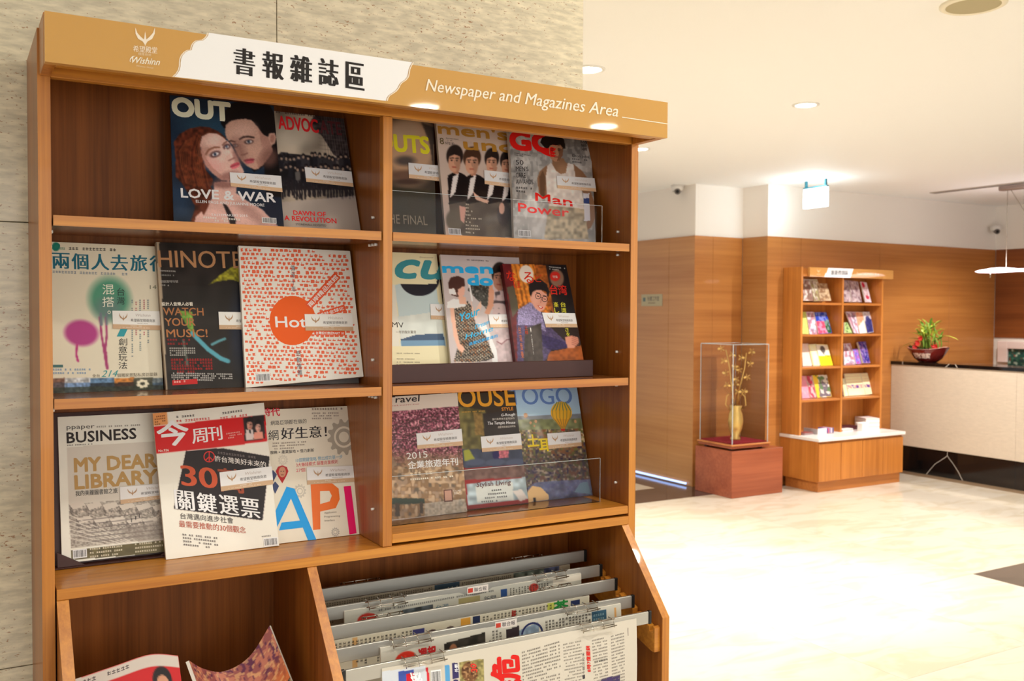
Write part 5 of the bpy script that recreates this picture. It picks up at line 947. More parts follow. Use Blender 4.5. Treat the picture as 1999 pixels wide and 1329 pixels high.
# --- lower left shelf
ph = thing('magazine_holder', (.12, .15, .995), 'dark leather corner holder under the business magazine at left', 'magazine holder')
prism('back_plate', [(.146, .996), (.210, 1.262), (.213, 1.262), (.149, .996)], .022, .245, M_BROWN, ph, 0)
box('base', .0225, .245, .126, .205, .9955, .9985, M_BROWN, ph)
for P in ([(.034, .999), (.078, .999), (.034, 1.024)], [(.240, .999), (.205, .999), (.240, 1.02)]):
    V = [(x, .132 + (z - 1.0) * .268, z) for x, z in P] + [(x, .129 + (z - 1.0) * .268, z) for x, z in P]; obj('corner_tab', V, [(0, 1, 2), (3, 5, 4), (0, 3, 4, 1), (1, 4, 5, 2), (2, 5, 3, 0)], M_BROWN, ph)
s = magazine('pp', 'white business magazine with gold headline over a grey library photo', .0045, 1.2, crop=(60, 760, 2.856))
s.fill((232, 226, 214)); s.poly([(203, 322), (840, 280), (870, 815), (222, 888)], (190, 184, 172))
s.poly([(203, 322), (840, 280), (860, 600), (210, 640)], (206, 200, 188)); s.mixm(s.inside([(212, 640), (860, 590), (870, 815), (222, 882)]) * np.clip(hash_noise(s.X / 9, s.Y / 5, 3) * 1.3 - .2, 0, 1) * .8, (110, 100, 92))
for k in range(11):
    x = 215 + (k % 6) * 92 + (k // 6) * 40; y = 640 + (k // 6) * 80 + (k % 6) * 2; s.poly([(x, y), (x + 74, y - 18), (x + 92, y + 6), (x + 20, y + 30)], (206, 198, 186)); s.poly([(x, y), (x + 20, y + 30), (x + 20, y + 70), (x, y + 40)], (130, 122, 114), 1, .3, 6); s.poly([(x + 20, y + 30), (x + 92, y + 6), (x + 92, y + 40), (x + 20, y + 70)], (160, 152, 142), 1, .35, 6)
for k in range(6): s.line([(215 + 20 * k, 740 + 22 * k), (620 + 30 * k, 690 + 22 * k)], 5, (100, 92, 90), .8); s.line([(215, 700 + 26 * k), (560, 850 + 8 * k)], 6, (214, 208, 196), .8)
s.poly([(500, 780), (740, 720), (870, 830), (600, 850)], (150, 140, 130), .5); s.poly([(222, 896), (870, 824), (870, 902), (226, 950)], (100, 92, 62), 1, .15, 30)
for x, y in ((562, 730), (585, 716), (606, 705)): s.line([(x, y - 8), (x, y + 8)], 6, (30, 30, 30))
s.T('ppaper', (200, 222), (356, 216), 26, (60, 54, 50)); s.micro((366, 204), (640, 192), 10, (120, 112, 100)); s.T('BUSINESS', (202, 300), (588, 274), 62, (44, 38, 36), .03); s.micro((202, 308), (460, 294), 8, (70, 64, 60))
s.T('MY DEAR', (245, 460), (700, 432), 78, (178, 142, 84), .055); s.T('LIBRARY', (248, 556), (705, 520), 78, (178, 142, 84), .055); s.T('我的美麗圖書館之旅', (250, 596), (484, 578), 30, (50, 46, 42), heavy=1)
s.micro((328, 886), (520, 866), 11, (224, 216, 190), 3, 1.9); s.micro((580, 858), (800, 836), 11, (224, 216, 190), 3, 1.9); s.barcode((238, 900), (308, 892), 38)
sticker(s, [(496, 545), (800, 520), (806, 600), (500, 640)], s.th); done(s)

s = magazine('api', 'white business magazine with large blue, orange and pink capital letters', .007, 1.2, crop=(60, 760, 2.856))
s.fill((222, 214, 196))
def gear(cx, cy, r, c, inner=(222, 214, 196)):
    P = []
    for k in range(48): a = k / 48 * 2 * math.pi; rr = r * (1 if (k // 2) % 2 else .8); P.append((cx + rr * math.cos(a), cy + rr * 1.12 * math.sin(a)))
    s.vpoly(P, c); s.vpoly([(cx + .6 * r * math.cos(a), cy + .66 * r * math.sin(a)) for a in np.linspace(0, 6.28, 30)], inner); s.vpoly([(cx + .48 * r * math.cos(a), cy + .53 * r * math.sin(a)) for a in np.linspace(0, 6.28, 30)], c); s.vpoly([(cx + .3 * r * math.cos(a), cy + .33 * r * math.sin(a)) for a in np.linspace(0, 6.28, 30)], inner)
s.T('商業時代', (1185, 152), (1390, 148), 46, (206, 36, 60), .02); s.micro((1566, 104), (1765, 100), 13, (110, 90, 84)); s.micro((1566, 130), (1720, 128), 9, (130, 110, 104), 3, 1.6)
s.T('網路巨頭都在做的', (1338, 202), (1538, 190), 26, (44, 40, 40)); s.T('網', (1326, 288), (1382, 284), 58, (40, 36, 40)); s.T('好生意！', (1396, 282), (1650, 268), 66, (40, 34, 38), .0, heavy=4); s.micro((1346, 300), (1540, 290), 9, (110, 90, 80), 3, 1.7); s.T('服務 × 產業脈地 × 借力創新', (1336, 366), (1580, 352), 20, (60, 50, 50), .01)
gear(1745, 268, 92, (168, 160, 146)); gear(1500, 574, 36, (190, 184, 170)); gear(1406, 398, 28, (204, 196, 180)); gear(1698, 806, 24, (176, 170, 160))
s.T('10個關鍵策略 帶出成功第一步', (1478, 410), (1738, 388), 18, (110, 160, 190)); s.T('3大賺錢模式 顛覆商業規則', (1480, 436), (1712, 416), 18, (206, 70, 80)); s.T('27個', (1480, 466), (1530, 462), 18, (206, 60, 80))
s.vpoly([(1365, 462), (1378, 436), (1402, 428), (1428, 438), (1436, 462), (1424, 490), (1402, 530), (1380, 494)], (176, 30, 34)); s.vpoly([(1402 + 20 * math.cos(a), 466 + 30 * math.sin(a)) for a in np.linspace(0, 6.28, 20)], (196, 140, 110)); s.quadl((1392, 462), (1398, 462), 4, (40, 24, 20)); s.quadl((1406, 462), (1412, 462), 4, (40, 24, 20)); s.quadl((1394, 482), (1410, 482), 4, (120, 50, 40))
for x, y in ((1350, 480), (1362, 545)): s.vpoly([(x - 20, y), (x, y - 26), (x + 22, y), (x, y + 44)], (60, 70, 110))
BL = (24, 150, 222); s.vpoly([(1424, 548), (1470, 560), (1592, 848), (1545, 852)], BL); s.vpoly([(1426, 548), (1458, 600), (1330, 868), (1280, 872)], BL); s.vpoly([(1398, 752), (1520, 738), (1534, 778), (1384, 796)], BL)
OG = (242, 110, 40); s.vpoly([(1560, 534), (1612, 532), (1614, 790), (1574, 794)], OG); s.vpoly([(1600, 532), (1680, 530), (1716, 560), (1722, 620), (1700, 670), (1612, 690), (1612, 648), (1666, 632), (1678, 600), (1664, 572), (1606, 574)], OG); s.vpoly([(1744, 548), (1784, 544), (1816, 812), (1776, 820)], (222, 20, 100))
s.T('Application', (1636, 702), (1704, 696), 11, (120, 110, 100)); s.T('Programming', (1636, 724), (1724, 718), 11, (120, 110, 100)); s.T('Interface', (1638, 746), (1694, 742), 11, (120, 110, 100))
s.C += 0; sticker(s, [(1538, 440), (1808, 430), (1812, 520), (1540, 538)], s.th); done(s)

s = magazine('jin', 'white news weekly with red masthead and tilted black block of headline text', .008, 1.2, crop=(60, 760, 2.856))
s.fill((232, 224, 212)); s.poly([(684, 208), (1310, 140), (1318, 292), (695, 362)], (200, 28, 30)); s.poly([(676, 130), (758, 122), (762, 198), (683, 206)], (220, 150, 90)); s.poly([(1182, 158), (1300, 142), (1306, 276), (1190, 290)], (40, 30, 30))
face(s, 1218, 195, 38, 62, (206, 150, 130), (30, 22, 22)); face(s, 1266, 208, 36, 58, (220, 168, 150), (26, 20, 20)); s.poly([(1196, 225), (1238, 225), (1240, 282), (1196, 286)], (214, 200, 196)); s.poly([(1242, 240), (1290, 236), (1298, 274), (1240, 280)], (226, 150, 130)); s.poly([(1216, 226), (1224, 226), (1222, 270)], (20, 20, 20))
s.poly([(862, 346), (1060, 330), (1332, 376), (1290, 732), (796, 670)], (40, 34, 36)); s.blur(1)
s.vpoly([(862, 348), (1060, 332), (1330, 376), (1288, 730), (798, 668)], (40, 34, 36))
s.vpoly([(845, 430), (700, 320), (684, 330), (820, 440)], (232, 224, 212)) if 0 else None
s.T('今', (712, 322), (880, 306), 138, (250, 244, 236), .03); s.T('周', (898, 306), (982, 296), 82, (250, 244, 236), 0, heavy=5); s.T('刊', (988, 290), (1064, 282), 80, (250, 244, 236), 0, heavy=5); s.T('No.936', (712, 352), (768, 347), 14, (240, 220, 210), .02)
s.micro((808, 148), (1010, 132), 13, (70, 60, 60)); s.micro((808, 172), (1014, 154), 14, (206, 60, 60)); s.micro((1048, 130), (1260, 100), 13, (70, 60, 60)); s.micro((1050, 156), (1280, 126), 14, (206, 60, 60)); s.micro((1084, 245), (1180, 232), 8, (240, 180, 170), 3, 1.6); s.micro((688, 150), (748, 142), 9, (120, 70, 40), 4, 1.6)
s.T('許台灣美好未來的', (1022, 404), (1312, 438), 34, (226, 220, 214), heavy=1); s.micro((1036, 348), (1290, 380), 14, (110, 100, 100)); s.T('30', (842, 538), (1036, 556), 120, (196, 84, 50), 0, heavy=12); s.T('萬', (1050, 570), (1190, 584), 130, (150, 70, 46), .02)
ring = [(990 + 29 * math.cos(a), 378 + 29 * math.sin(a)) for a in np.linspace(0, 6.28, 24)]
for a, b in zip(ring[:-1], ring[1:]): s.quadl(a, b, 6, (200, 50, 46))
s.quadl((990, 350), (990, 406), 6, (200, 50, 46)); s.quadl((990, 378), (970, 398), 6, (200, 50, 46)); s.quadl((990, 378), (1010, 398), 6, (200, 50, 46))
for ch, x0, y0 in zip('關鍵選票', (806, 930, 1052, 1172), (670, 684, 696, 712)): s.T(ch, (x0, y0), (x0 + 104, y0 + 12), 108, (248, 244, 238), 0, heavy=7)
s.T('台灣邁向進步社會', (832, 726), (1126, 752), 34, (60, 50, 50), heavy=.5); s.T('最需要推動的30個觀念', (826, 772), (1196, 806), 38, (176, 80, 56), heavy=.6); s.micro((842, 808), (1050, 830), 11, (90, 80, 80), 4, 1.7); s.barcode((1298, 836), (1370, 828), 36); s.micro((1284, 818), (1370, 808), 8, (100, 90, 90))
sticker(s, [(1046, 466), (1342, 430), (1352, 530), (1056, 572)], s.th); done(s)

# --- lower right shelf
s = magazine('travel', 'travel magazine with pink cherry blossom above a wooden bench scene', .007, 1.35, crop=(720, 720, 3.322), cell=1.2)
s.fill((206, 194, 182)); m = s.inside([(120, 285), (590, 250), (600, 410), (620, 560), (620, 700), (120, 700)]) * 1.
s.mixm(m, (128, 66, 84)); s.speck(m, [(196, 120, 140), (170, 90, 110), (220, 160, 170), (90, 44, 60), (64, 40, 40)], 7, .56, 3)
for P in ([(150, 420), (230, 370), (330, 330), (420, 320)], [(160, 380), (300, 400), (460, 330), (590, 320)], [(150, 470), (240, 480), (330, 440)]): s.line(P, 7, (70, 44, 48), .8)
m = s.inside([(120, 540), (620, 500), (640, 925), (120, 985)]) * 1.; s.mixm(m * np.clip((s.Y - 520) / 160, 0, 1), (124, 98, 70)); s.speck(m * np.clip((s.Y - 560) / 100, 0, 1), [(160, 130, 96), (96, 84, 70), (144, 122, 100), (176, 150, 120)], 22, .6, 9)
s.poly([(150, 850), (360, 850), (360, 880), (150, 890)], (50, 60, 50)); s.poly([(170, 880), (200, 880), (200, 960), (170, 960)], (70, 60, 50)); s.poly([(330, 870), (350, 870), (350, 940), (330, 940)], (70, 60, 50)); s.poly([(360, 880), (620, 850), (640, 925), (360, 960)], (170, 164, 150), .7, .2, 12); s.blur(1)
s.T('Travel', (118, 226), (326, 214), 48, (40, 36, 38), .02, shear=.15); s.T('vel.com.tw', (140, 250), (328, 236), 10, (170, 90, 90)); s.T('2015', (248, 606), (382, 592), 44, (236, 226, 210)); s.T('企業旅遊年刊', (258, 668), (580, 640), 48, (240, 230, 214), .015); s.micro((268, 690), (580, 664), 22, (210, 196, 170)); s.micro((268, 728), (584, 702), 12, (226, 214, 196), .0 or 1); s.vpoly([(484, 796), (540, 792), (544, 866), (488, 870)], (90, 60, 50)); s.vpoly([(490, 802), (534, 798), (538, 858), (494, 862)], (170, 130, 110)); s.micro((548, 798), (600, 794), 6, (220, 210, 196), 3, 1.6)
sticker(s, [(306, 436), (600, 404), (610, 514), (314, 540)], s.th); done(s)

s = magazine('house', 'dark interiors magazine with orange title and a blue sofa', .007, 1.35, crop=(720, 720, 3.322))
s.fill((52, 42, 32)); s.poly([(560, 240), (760, 270), (760, 520), (560, 520)], (104, 96, 56), 1, .3, 24); s.poly([(680, 280), (730, 290), (750, 430), (690, 430)], (140, 110, 60), .8, .2, 10); s.poly([(740, 290), (1000, 260), (1010, 430), (750, 440)], (50, 44, 42)); s.poly([(600, 520), (1000, 520), (1010, 640), (620, 660)], (60, 66, 84), 1, .15, 30); s.poly([(612, 528), (650, 520), (690, 588), (620, 600)], (150, 152, 60)); s.poly([(800, 540), (860, 530), (870, 580), (810, 590)], (40, 34, 80)); s.poly([(840, 530), (905, 525), (905, 575), (845, 580)], (180, 100, 110), 1, .4, 6)
for k in range(3): s.ell(690 + 130 * k, 605, 66, 22, (74, 82, 104), -5, .3)
s.poly([(500, 650), (1020, 620), (1035, 870), (500, 925)], (130, 36, 34)); s.poly([(600, 660), (1010, 620), (1030, 700), (610, 720)], (100, 84, 76), .9, .2, 20); s.poly([(634, 745), (1020, 700), (1036, 840), (640, 884)], (150, 164, 166), 1, .2, 30); s.poly([(690, 760), (930, 735), (940, 850), (700, 870)], (196, 196, 184), .8); s.poly([(930, 790), (990, 780), (1030, 840), (980, 860)], (190, 180, 170)); s.blur(1)
s.T('HOUSE', (480, 250), (950, 236), 130, (230, 150, 40), .02); s.T('STYLE', (862, 272), (936, 268), 22, (226, 140, 50), .03); s.T('G-Rough', (856, 308), (946, 302), 18, (236, 230, 220), .02, shear=.2); s.T('The Temple House', (768, 362), (948, 356), 20, (240, 232, 222), .02, shear=.2); s.T('當代美學東京當地2015', (800, 334), (944, 326), 14, (206, 200, 190)); s.T('成都博舍飯店的時尚', (836, 386), (950, 378), 14, (206, 200, 190)); s.T('Stylish Living', (698, 766), (918, 748), 32, (90, 60, 56), .02, shear=.15)
for k in range(4): s.micro((780 - 22 * k, 784 + 24 * k), (920, 770 + 24 * k), 12, (50, 50, 54))
s.micro((600, 276), (850, 264), 9, (206, 160, 70))
sticker(s, [(722, 440), (982, 418), (992, 520), (732, 540)], s.th); done(s)

s = magazine('togo', 'sky blue magazine with a yellow hot air balloon over a town', .007, 1.35, crop=(720, 720, 3.322), cell=1.2)
s.fill((150, 178, 204)); s.C = s.C * (1.0 + .12 * np.clip((s.Y - 120) / 200, 0, 1))[..., None]; s.poly([(900, 310), (1400, 290), (1420, 380), (940, 400)], (120, 124, 128), .9, .12, 40); s.poly([(940, 330), (1400, 320), (1420, 420), (950, 430)], (120, 126, 84), .9, .2, 24)
m = s.inside([(920, 400), (1420, 385), (1470, 830), (1000, 880)]) * 1.; s.mixm(m, (88, 80, 70)); s.speck(m, [(160, 140, 100), (60, 50, 70), (200, 180, 140), (110, 110, 60), (130, 90, 60)], 13, .58, 4)
s.mixm(m * (np.clip((s.Y - 520) / 60, 0, 1)) * .4, (40, 36, 60)); s.poly([(1030, 770), (1080, 740), (1160, 730), (1460, 715), (1462, 822), (1036, 870)], (84, 90, 120), .8, .2, 30); s.poly([(1030, 800), (1060, 760), (1120, 770), (1170, 820), (1170, 852), (1036, 868)], (196, 160, 110)); s.poly([(1340, 800), (1380, 740), (1430, 730), (1455, 815)], (96, 116, 130)); s.poly([(1066, 840), (1084, 836), (1084, 866), (1068, 868)], (40, 34, 40)); s.blur(1)
for x, y, r in ((1022, 302, 14), (1055, 350, 8), (1090, 340, 9), (1360, 340, 9), (1080, 370, 6)): s.ell(x, y, r, r * 1.15, (196, 150, 110)); 
s.T('TOGO', (910, 232), (1345, 226), 116, (90, 120, 176), .0, heavy=6)
bal = [(1266 + 72 * math.cos(a) * (1 - .25 * max(0, math.sin(a)) ** 2), 285 + 74 * math.sin(a)) for a in np.linspace(0, 2 * math.pi, 40)]; s.vpoly(bal, (216, 166, 50)); s.vpoly([(1212, 326), (1320, 326), (1288, 386), (1262, 386)], (206, 150, 44))
for k in range(6): a = -62 + k * 25; s.quadl((1266 + a * .45, 214), (1266 + a, 270), 7, (110, 130, 84)); s.quadl((1266 + a, 270), (1266 + a * .92, 318), 5, (150, 130, 60)); s.quadl((1266 + a * .9, 318), (1275 + a * .2, 382), 5, (160, 120, 50))
s.vpoly([(1258, 388), (1290, 388), (1284, 404), (1264, 404)], (176, 50, 40)); s.T('土', (1036, 506), (1110, 500), 76, (240, 190, 40), .04); s.T('耳', (1115, 536), (1185, 532), 80, (240, 190, 40), .04)
sticker(s, [(1164, 420), (1390, 404), (1396, 500), (1172, 522)], s.th); done(s)

# --- clear acrylic fronts
def acrylic(x0, x1, y, z0, z1, label):
    t = thing('acrylic_holder', ((x0 + x1) / 2, y, z0), label, 'magazine holder')
    box('front_pane', x0, x1, y, y + .0025, z0, z1, M_ACR, t, 0)
    box('base_pane', x0, x1, y + .0026, .2, z0, z0 + .0008, M_ACR, t, 0); box('polished_edge', x0, x1, y - .0002, y + .0026, z1 + .0001, z1 + .0008, M_ACRE, t, 0)
    box('polished_edge', x1 + .0001, x1 + .0007, y, y + .0026, z0, z1, M_ACRE, t, 0); return t
acrylic(.613, 1.150, .066, 1.6025, 1.690, 'low clear acrylic front on the top right shelf before three sleeved magazines')
acrylic(.613, 1.150, .066, 1.0183, 1.118, 'low clear acrylic front on lower right shelf before the travel magazines')

# --- two magazines loose in the lower left compartment
def curved(name, label, top, drop, cols, t, art):
    """a bent magazine: top edge through the given points, sheet running down along drop"""
    th = thing('magazine', tuple(np.mean([top[0], top[-1]], 0) + np.array(drop)), label, 'magazine'); P = np.array(top, float); n = 24
    tt = np.linspace(0, len(P) - 1, n + 1); C = []
    for a in tt:
        i = min(int(a), len(P) - 2); f = a - i; p0 = P[max(i - 1, 0)]; p1 = P[i]; p2 = P[i + 1]; p3 = P[min(i + 2, len(P) - 1)]
        C.append(.5 * (2 * p1 + (p2 - p0) * f + (2 * p0 - 5 * p1 + 4 * p2 - p3) * f * f + (3 * p1 - p0 - 3 * p2 + p3) * f ** 3))
    C = np.array(C); d = np.array(drop, float); s = Sheet([C[0], C[-1], C[-1] + d, C[0] + d], [(0, 0), (200, 0), (200, 270), (0, 270)], cell=2.5)
    s.build(); s.crop(0, 0, 1)
    def p3(uv, e=0):
        u = np.clip(uv[..., 0], 0, 1) * n; i = np.minimum(u.astype(int), n - 1); f = (u - i)[..., None]; p = C[i] * (1 - f) + C[i + 1] * f
        tg = C[i + 1] - C[i]; nn = np.cross(np.broadcast_to(d, tg.shape), tg); nn /= np.linalg.norm(nn, axis=-1, keepdims=True)
        return p + d * uv[..., 1:2] + nn * e
    s.p3 = p3; art(s)
    s.bend = 1; s.mesh('cover', M_PRINT, th)
    V = []; F = []
    for e in (0, -t):
        for i in range(n + 1):
            for v in (0., 1.): V.append(p3(np.array([[i / n, v]]), e)[0])
    o = 2 * (n + 1)
    for i in range(n): a = 2 * i; F += [(a, a + 1, a + 3, a + 2), (o + a, o + a + 2, o + a + 3, o + a + 1), (a, a + 2, o + a + 2, o + a), (a + 1, o + a + 1, o + a + 3, a + 3)]
    F += [(0, o, o + 1, 1), (2 * n, 2 * n + 1, o + 2 * n + 1, o + 2 * n)]
    obj('page_block', V, F, M_PAGE, th); return th
def art_red(s):
    s.fill((190, 30, 34)); s.poly([(0, 0), (200, 0), (200, 20), (0, 20)], (200, 190, 180)); s.ell(152, 44, 20, 22, (30, 24, 26)); s.ell(152, 50, 12, 13, (196, 140, 110)); s.micro((8, 6), (130, 6), 7, (90, 80, 80)); s.T('今周刊', (40, 120), (140, 120), 60, (240, 230, 220), .03); s.micro((150, 84), (190, 84), 7, (240, 200, 190), 5)
curved('m', 'red covered magazine with a dark hat photo leaning in the lower left compartment', [(.050, .02, .836), (.11, .025, .845), (.17, .03, .853), (.2165, .03, .8425)], (.012, -.10, -.24), None, .006, art_red)
def art_sun(s):
    s.fill((150, 84, 80)); n = hash_noise(s.X / 8, s.Y / 12, 4); s.mixm((n > .5) * .7, (206, 130, 100)); s.mixm((hash_noise(s.X / 5, s.Y / 9, 14) > .66) * .8, (84, 34, 70)); s.mixm((s.Y > 60) * np.clip((s.Y - 60) / 60, 0, 1) * .8, (214, 110, 40))
    s.poly([(0, 150), (200, 130), (200, 190), (0, 210)], (40, 40, 34)); s.poly([(0, 210), (200, 190), (200, 270), (0, 270)], (200, 70, 40), 1, .3, 8); s.micro((90, 150), (180, 146), 12, (200, 190, 170)); s.mixm((hash_noise(s.X / 6, s.Y / 6, 24) > .7) * .6, (226, 180, 120))
curved('m', 'curled magazine with a purple and orange flower cover at the lower divider', [(.2325, .02, .834), (.262, .045, .806), (.30, .05, .792), (.345, .045, .812), (.382, .04, .866)], (.045, -.11, -.17), None, .006, art_sun)

# ---------------------------------------------------------------- newspaper rods and newspapers
RODS = [(.114, .8985), (.0515, .879), (-.0055, .8615), (-.067, .8395), (-.125, .821)]
WHICH = ['rearmost', 'second from the back', 'middle', 'second from the front', 'frontmost']
def clip_(parent, x0, x1, y, z, sgn=-1):
    """wire clip: hoops over the bar, two long wires and four short rungs"""
    V = []; F = []; w = (x1 - x0); yo = y + sgn * .0045
    tube_geo([(x0, yo + sgn * .004, z + .001), (x1, yo + sgn * .004, z + .001)], .0011, 6, V, F); tube_geo([(x0, yo + sgn * .011, z - .007), (x1 - .006, yo + sgn * .011, z - .007)], .0011, 6, V, F)
    tube_geo([(x0 + .01, yo + sgn * .006, z - .012), (x0 + w * .3, yo + sgn * .013, z - .010), (x0 + w * .6, yo + sgn * .007, z - .014), (x1, yo + sgn * .012, z - .010)], .0012, 6, V, F)
    for k in range(4):
        x = x0 + w * (.06 + .29 * k); tube_geo([(x, y - sgn * .005, z + .0022), (x, yo + sgn * .004, z + .002), (x, yo + sgn * .011, z - .0065), (x + .002, yo + sgn * .009, z - .014)], .001, 6, V, F)
    return obj('wire_clip', V, F, M_CHROME, parent, True)
for k, (y, z) in enumerate(RODS):
    t = thing('newspaper_rod', (.8, y, z), 'aluminium newspaper rod with wire clips, %s of the five' % WHICH[k], 'newspaper rod', 'aluminium newspaper rods in the rack')
    bar = box('bar', .4675, 1.139, y - .003, y + .003, z - .026, z, M_ALU, t, .0008)
    box('end_cap', 1.1395, 1.1465, y - .0042, y + .0042, z - .027, z + .001, M_DARK, t, .001); box('end_cap', .4593, .467, y - .0042, y + .0042, z - .027, z + .001, M_DARK, t, .001)
    if k in (1, 3, 4): clip_(t, .572, .66, y, z); clip_(t, .958, 1.046, y, z)
    if k in (0, 2): clip_(t, .548, .635, y, z + .002, 1); clip_(t, .95, 1.028, y, z + .002, 1)
    if k in (1, 3):
        s = Sheet([(.80, y - .0032, z - .003), (.85, y - .0032, z - .003), (.85, y - .0032, z - .018), (.80, y - .0032, z - .018)], [(0, 0), (50, 0), (50, 15), (0, 15)], cell=5); s.build(); s.crop(0, 0, 1); s.fill((226, 216, 206)); s.T('聯合報', (16, 12), (46, 12), 9, (60, 50, 60)); s.vpoly([(2, 3), (13, 3), (13, 12), (2, 12)], (200, 60, 40)); s.mesh('rod_label', M_STICK, bar)
def paper(key, label, x0, x1, y, z0, z1, art, wave=None, t=.004, ypush=0, cell=1.7, ref=None, crop=(0, 0, 1)):
    th = thing('newspaper', ((x0 + x1) / 2, y, z0), label, 'newspaper')
    s = Sheet([(x0, y, z0), (x1, y, z0), (x1, y - ypush, z1), (x0, y - ypush, z1)], ref or [(0, 0), ((x1 - x0) * 1000, 0), ((x1 - x0) * 1000, (z0 - z1) * 1000), (0, (z0 - z1) * 1000)], crop, 0, cell, 1.0, wave)
    s.build(); s.crop(*crop); s.fill((206, 200, 184)); art(s); s.mesh('printed_sheet', M_NEWS, th); s.slab(t, 'inner_pages', M_PAGE, th); return th
def cols(s, x0, x1, y, c=(70, 66, 62), h=5.2, L=60, step=9):
    x = x0; R = random.Random(int(x0))
    while x < x1: s.micro((x, y), (x, y + L - R.choice([0, 0, 14])), h, c, dirn=(1, 0), fill=.9); x += step
def n1(s):
    s.fill((168, 158, 138)); cols(s, 6, 280, 3, h=3.4, step=5.2); s.poly([(285, 0), (345, 0), (345, 60), (285, 60)], (60, 80, 96)); s.T('AV', (310, 26), (340, 26), 18, (196, 200, 190), .02); cols(s, 350, 470, 3, h=3.4, step=5.2); s.poly([(480, 0), (590, 0), (590, 60), (480, 60)], (110, 120, 110), 1, .4, 8); s.poly([(560, 0), (600, 0), (600, 60), (560, 60)], (84, 90, 120), 1, .3, 8)
paper('n1', 'newspaper hanging from the rearmost aluminium rod', .47, 1.10, .112, .871, .50, n1, t=.003)
def n2(s):
    s.fill((178, 176, 164)); s.ell(46, 22, 20, 12, (170, 50, 40)); s.T('蘋果', (32, 34), (62, 34), 22, (170, 50, 40), .02); s.poly([(120, 14), (190, 14), (190, 60), (120, 60)], (70, 76, 80), 1, .4, 8); s.T('台灣', (196, 30), (226, 30), 12, (60, 100, 120)); s.poly([(250, 12), (300, 12), (300, 40), (250, 40)], (150, 140, 96)); s.T('新聞', (310, 30), (338, 30), 13, (60, 70, 80)); s.poly([(350, 8), (366, 8), (366, 34), (350, 34)], (40, 70, 120)); s.micro((70, 6), (360, 6), 4, (90, 90, 90), 1); cols(s, 372, 470, 8, h=3.6, step=7); s.poly([(480, 0), (560, 0), (560, 14), (480, 14)], (214, 206, 190)); s.ell(430, 14, 12, 9, (176, 60, 50))
paper('n2', 'newspaper clipped with wire clips to the rod second from the back', .53, 1.085, .0465, .868, .50, n2, wave=lambda u, v: .003 * np.sin(u * 9) + .006 * np.sin(np.pi * v), t=.004)
def n3(s):
    s.fill((200, 194, 174)); cols(s, 12, 175, 6, step=8.5, h=5); s.poly([(56, 0), (66, 0), (66, 60), (56, 60)], (206, 150, 80), .7); s.poly([(180, 6), (206, 6), (206, 20), (180, 20)], (60, 60, 110)); 
    for x in (222, 262): s.ell(x, 20, 11, 8, (60, 40, 40)); s.ell(x + 14, 26, 10, 6, (110, 60, 50))
    s.poly([(286, 0), (308, 0), (308, 50), (286, 50)], (206, 150, 60)); s.poly([(312, 0), (330, 0), (330, 50), (312, 50)], (40, 50, 80)); cols(s, 336, 500, 4, step=8.5, h=5); s.T('美味', (404, 22), (414, 22), 20, (150, 50, 40), .03); s.poly([(492, 0), (510, 0), (510, 50), (492, 50)], (190, 196, 90)); s.T('茶', (508, 26), (544, 26), 26, (40, 130, 60), .05); s.poly([(552, 4), (576, 4), (576, 24), (552, 24)], (40, 50, 90))
paper('n3', 'newspaper hanging from the middle aluminium rod', .47, 1.07, -.0085, .834, .50, n3, t=.003)
def n4(s):
    s.fill((196, 192, 178)); s.ell(50, 30, 22, 16, (196, 50, 34)); s.T('壹', (34, 44), (64, 44), 26, (200, 50, 34), .04); s.T('週報', (76, 44), (112, 44), 30, (176, 40, 40), .04); s.poly([(130, 14), (222, 8), (222, 80), (130, 80)], (50, 46, 40), 1, .3, 10); s.ell(150, 36, 10, 18, (150, 100, 70)); cols(s, 230, 262, 8, step=8); s.poly([(270, 12), (300, 8), (300, 80), (270, 80)], (50, 40, 44)); s.poly([(300, 18), (345, 8), (352, 80), (300, 80)], (130, 150, 170), 1, .15, 6)
    ring = [(330 + 24 * math.cos(a), 30 + 22 * math.sin(a)) for a in np.linspace(-3.0, 0.4, 18)]
    for a, b in zip(ring[:-1], ring[1:]): s.quadl(a, b, 4, (44, 50, 90))
    cols(s, 362, 470, 8, step=8); s.poly([(474, 6), (512, 6), (512, 60), (474, 60)], (52, 84, 104)); s.micro((478, 12), (508, 12), 5, (120, 150, 160), 5); s.poly([(532, 6), (537, 6), (537, 60), (532, 60)], (200, 150, 90))
paper('n4', 'newspaper with red characters clipped to the rod second from the front', .555, 1.105, -.0725, .829, .50, n4, wave=lambda u, v: .003 * np.sin(u * 7 + 1) + .008 * np.sin(np.pi * v), t=.004)
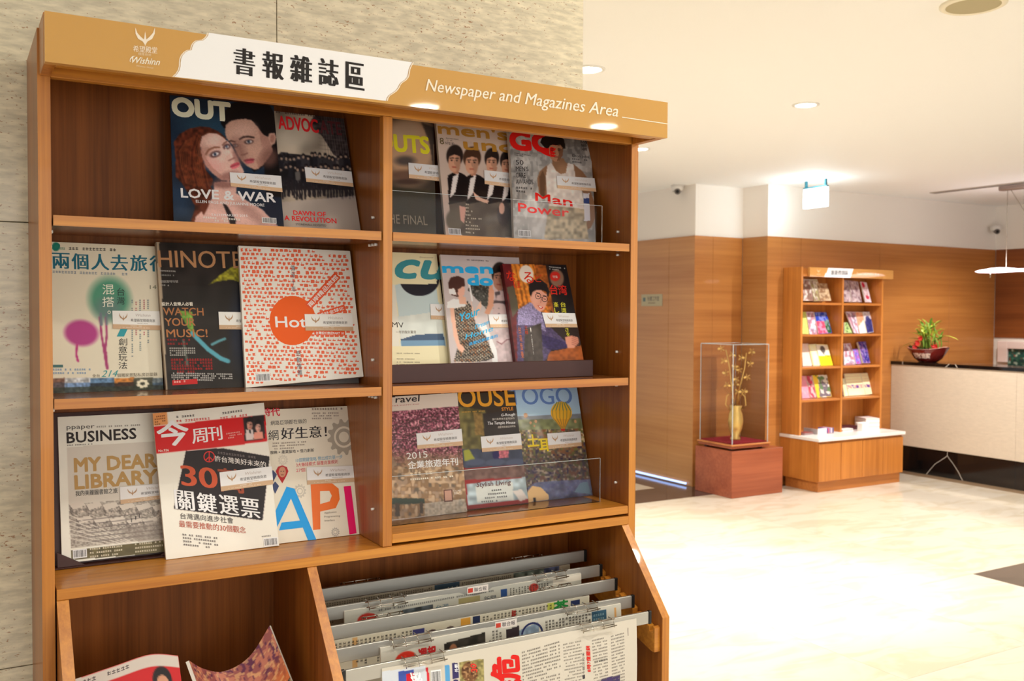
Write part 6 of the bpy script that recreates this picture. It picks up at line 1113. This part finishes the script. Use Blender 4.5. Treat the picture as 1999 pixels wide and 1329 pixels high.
def n5(s):
    s.fill((206, 199, 184)); s.crop(560, 1000, 2.563)
    s.poly([(480, 800), (640, 780), (700, 770), (705, 900), (460, 900)], (206, 212, 220)); s.poly([(560, 800), (640, 790), (650, 900), (560, 900)], (70, 90, 170)); s.poly([(600, 810), (640, 805), (650, 860), (600, 870)], (206, 40, 50)); s.poly([(700, 780), (712, 778), (716, 900), (702, 900)], (206, 50, 60)); s.poly([(868, 752), (990, 735), (990, 900), (868, 900)], (150, 140, 90), 1, .25, 10); s.ell(918, 800, 42, 50, (120, 84, 56), 0, .2); s.speck((np.hypot((s.X - 918) / 42, (s.Y - 800) / 50) < 1) * 1., [(176, 136, 96), (84, 56, 40)], 9, .55); s.poly([(795, 768), (818, 766), (818, 900), (795, 900)], (90, 160, 210)); s.poly([(830, 758), (860, 754), (862, 830), (832, 834)], (60, 56, 100)); s.poly([(834, 838), (860, 836), (862, 900), (834, 900)], (60, 56, 100)); s.poly([(1570, 830), (1668, 812), (1668, 900), (1560, 900)], (76, 64, 104)); s.poly([(1390, 520), (1520, 500), (1520, 540), (1390, 560)], (226, 206, 160), .5)
    s.T('蘋', (668, 800), (690, 880), 50, (240, 244, 250), .05, upv=(-1, .1)); s.T('30', (955, 800), (950, 760), 30, (220, 60, 50), .03, upv=(-1, 0))
    s.T('危', (1168, 832), (1164, 718), 138, (214, 40, 36), .05, upv=(-1, .12)); s.T('機', (1172, 950), (1170, 838), 138, (214, 40, 36), .05, upv=(-1, .12))
    s.micro((1180, 700), (1370, 645), 8, (110, 104, 98), 9, 2.1, dirn=(0, 1)); s.micro((1182, 850), (1370, 800), 8, (120, 112, 106), 6, 2.1, dirn=(0, 1)); s.micro((1385, 660), (1480, 640), 7, (130, 124, 116), 14, 2.2, dirn=(0, 1)); s.micro((1530, 640), (1610, 622), 7, (120, 114, 108), 16, 2.2, dirn=(0, 1)); s.micro((1625, 620), (1700, 600), 7, (120, 114, 108), 18, 2.2, dirn=(0, 1)); s.T('行政院', (1535, 752), (1605, 738), 10, (60, 60, 60))
    s.VT('米記社說十一', (1483, 700), (1480, 830), 12, (70, 66, 70)); s.T('8時7億罷銷', (1516, 795), (1516, 668), 16, (214, 50, 44), .04, upv=(-1, 0)); s.quadl((1712, 580), (1716, 900), 5, (170, 160, 150))
    s.T('外勞', (860, 800), (860, 762), 18, (236, 236, 240), .03, upv=(-1, 0)); s.barcode((725, 800), (770, 794), 60)
paper('n5', 'large open newspaper with big red characters clipped to the frontmost rod', .535, 1.105, -.1295, .812, .40, n5, wave=lambda u, v: .007 * np.sin(np.pi * np.clip(v * 1.6, 0, 1)) + .004 * np.sin(u * 11) * np.clip(v * 3, 0, 1), t=.005, cell=1.5,
      ref=[(747.7, 1307.2), (1245.3, 1208.6), (1241.8, 1589.0), (747.2, 1750.8)], crop=(560, 1000, 2.563))
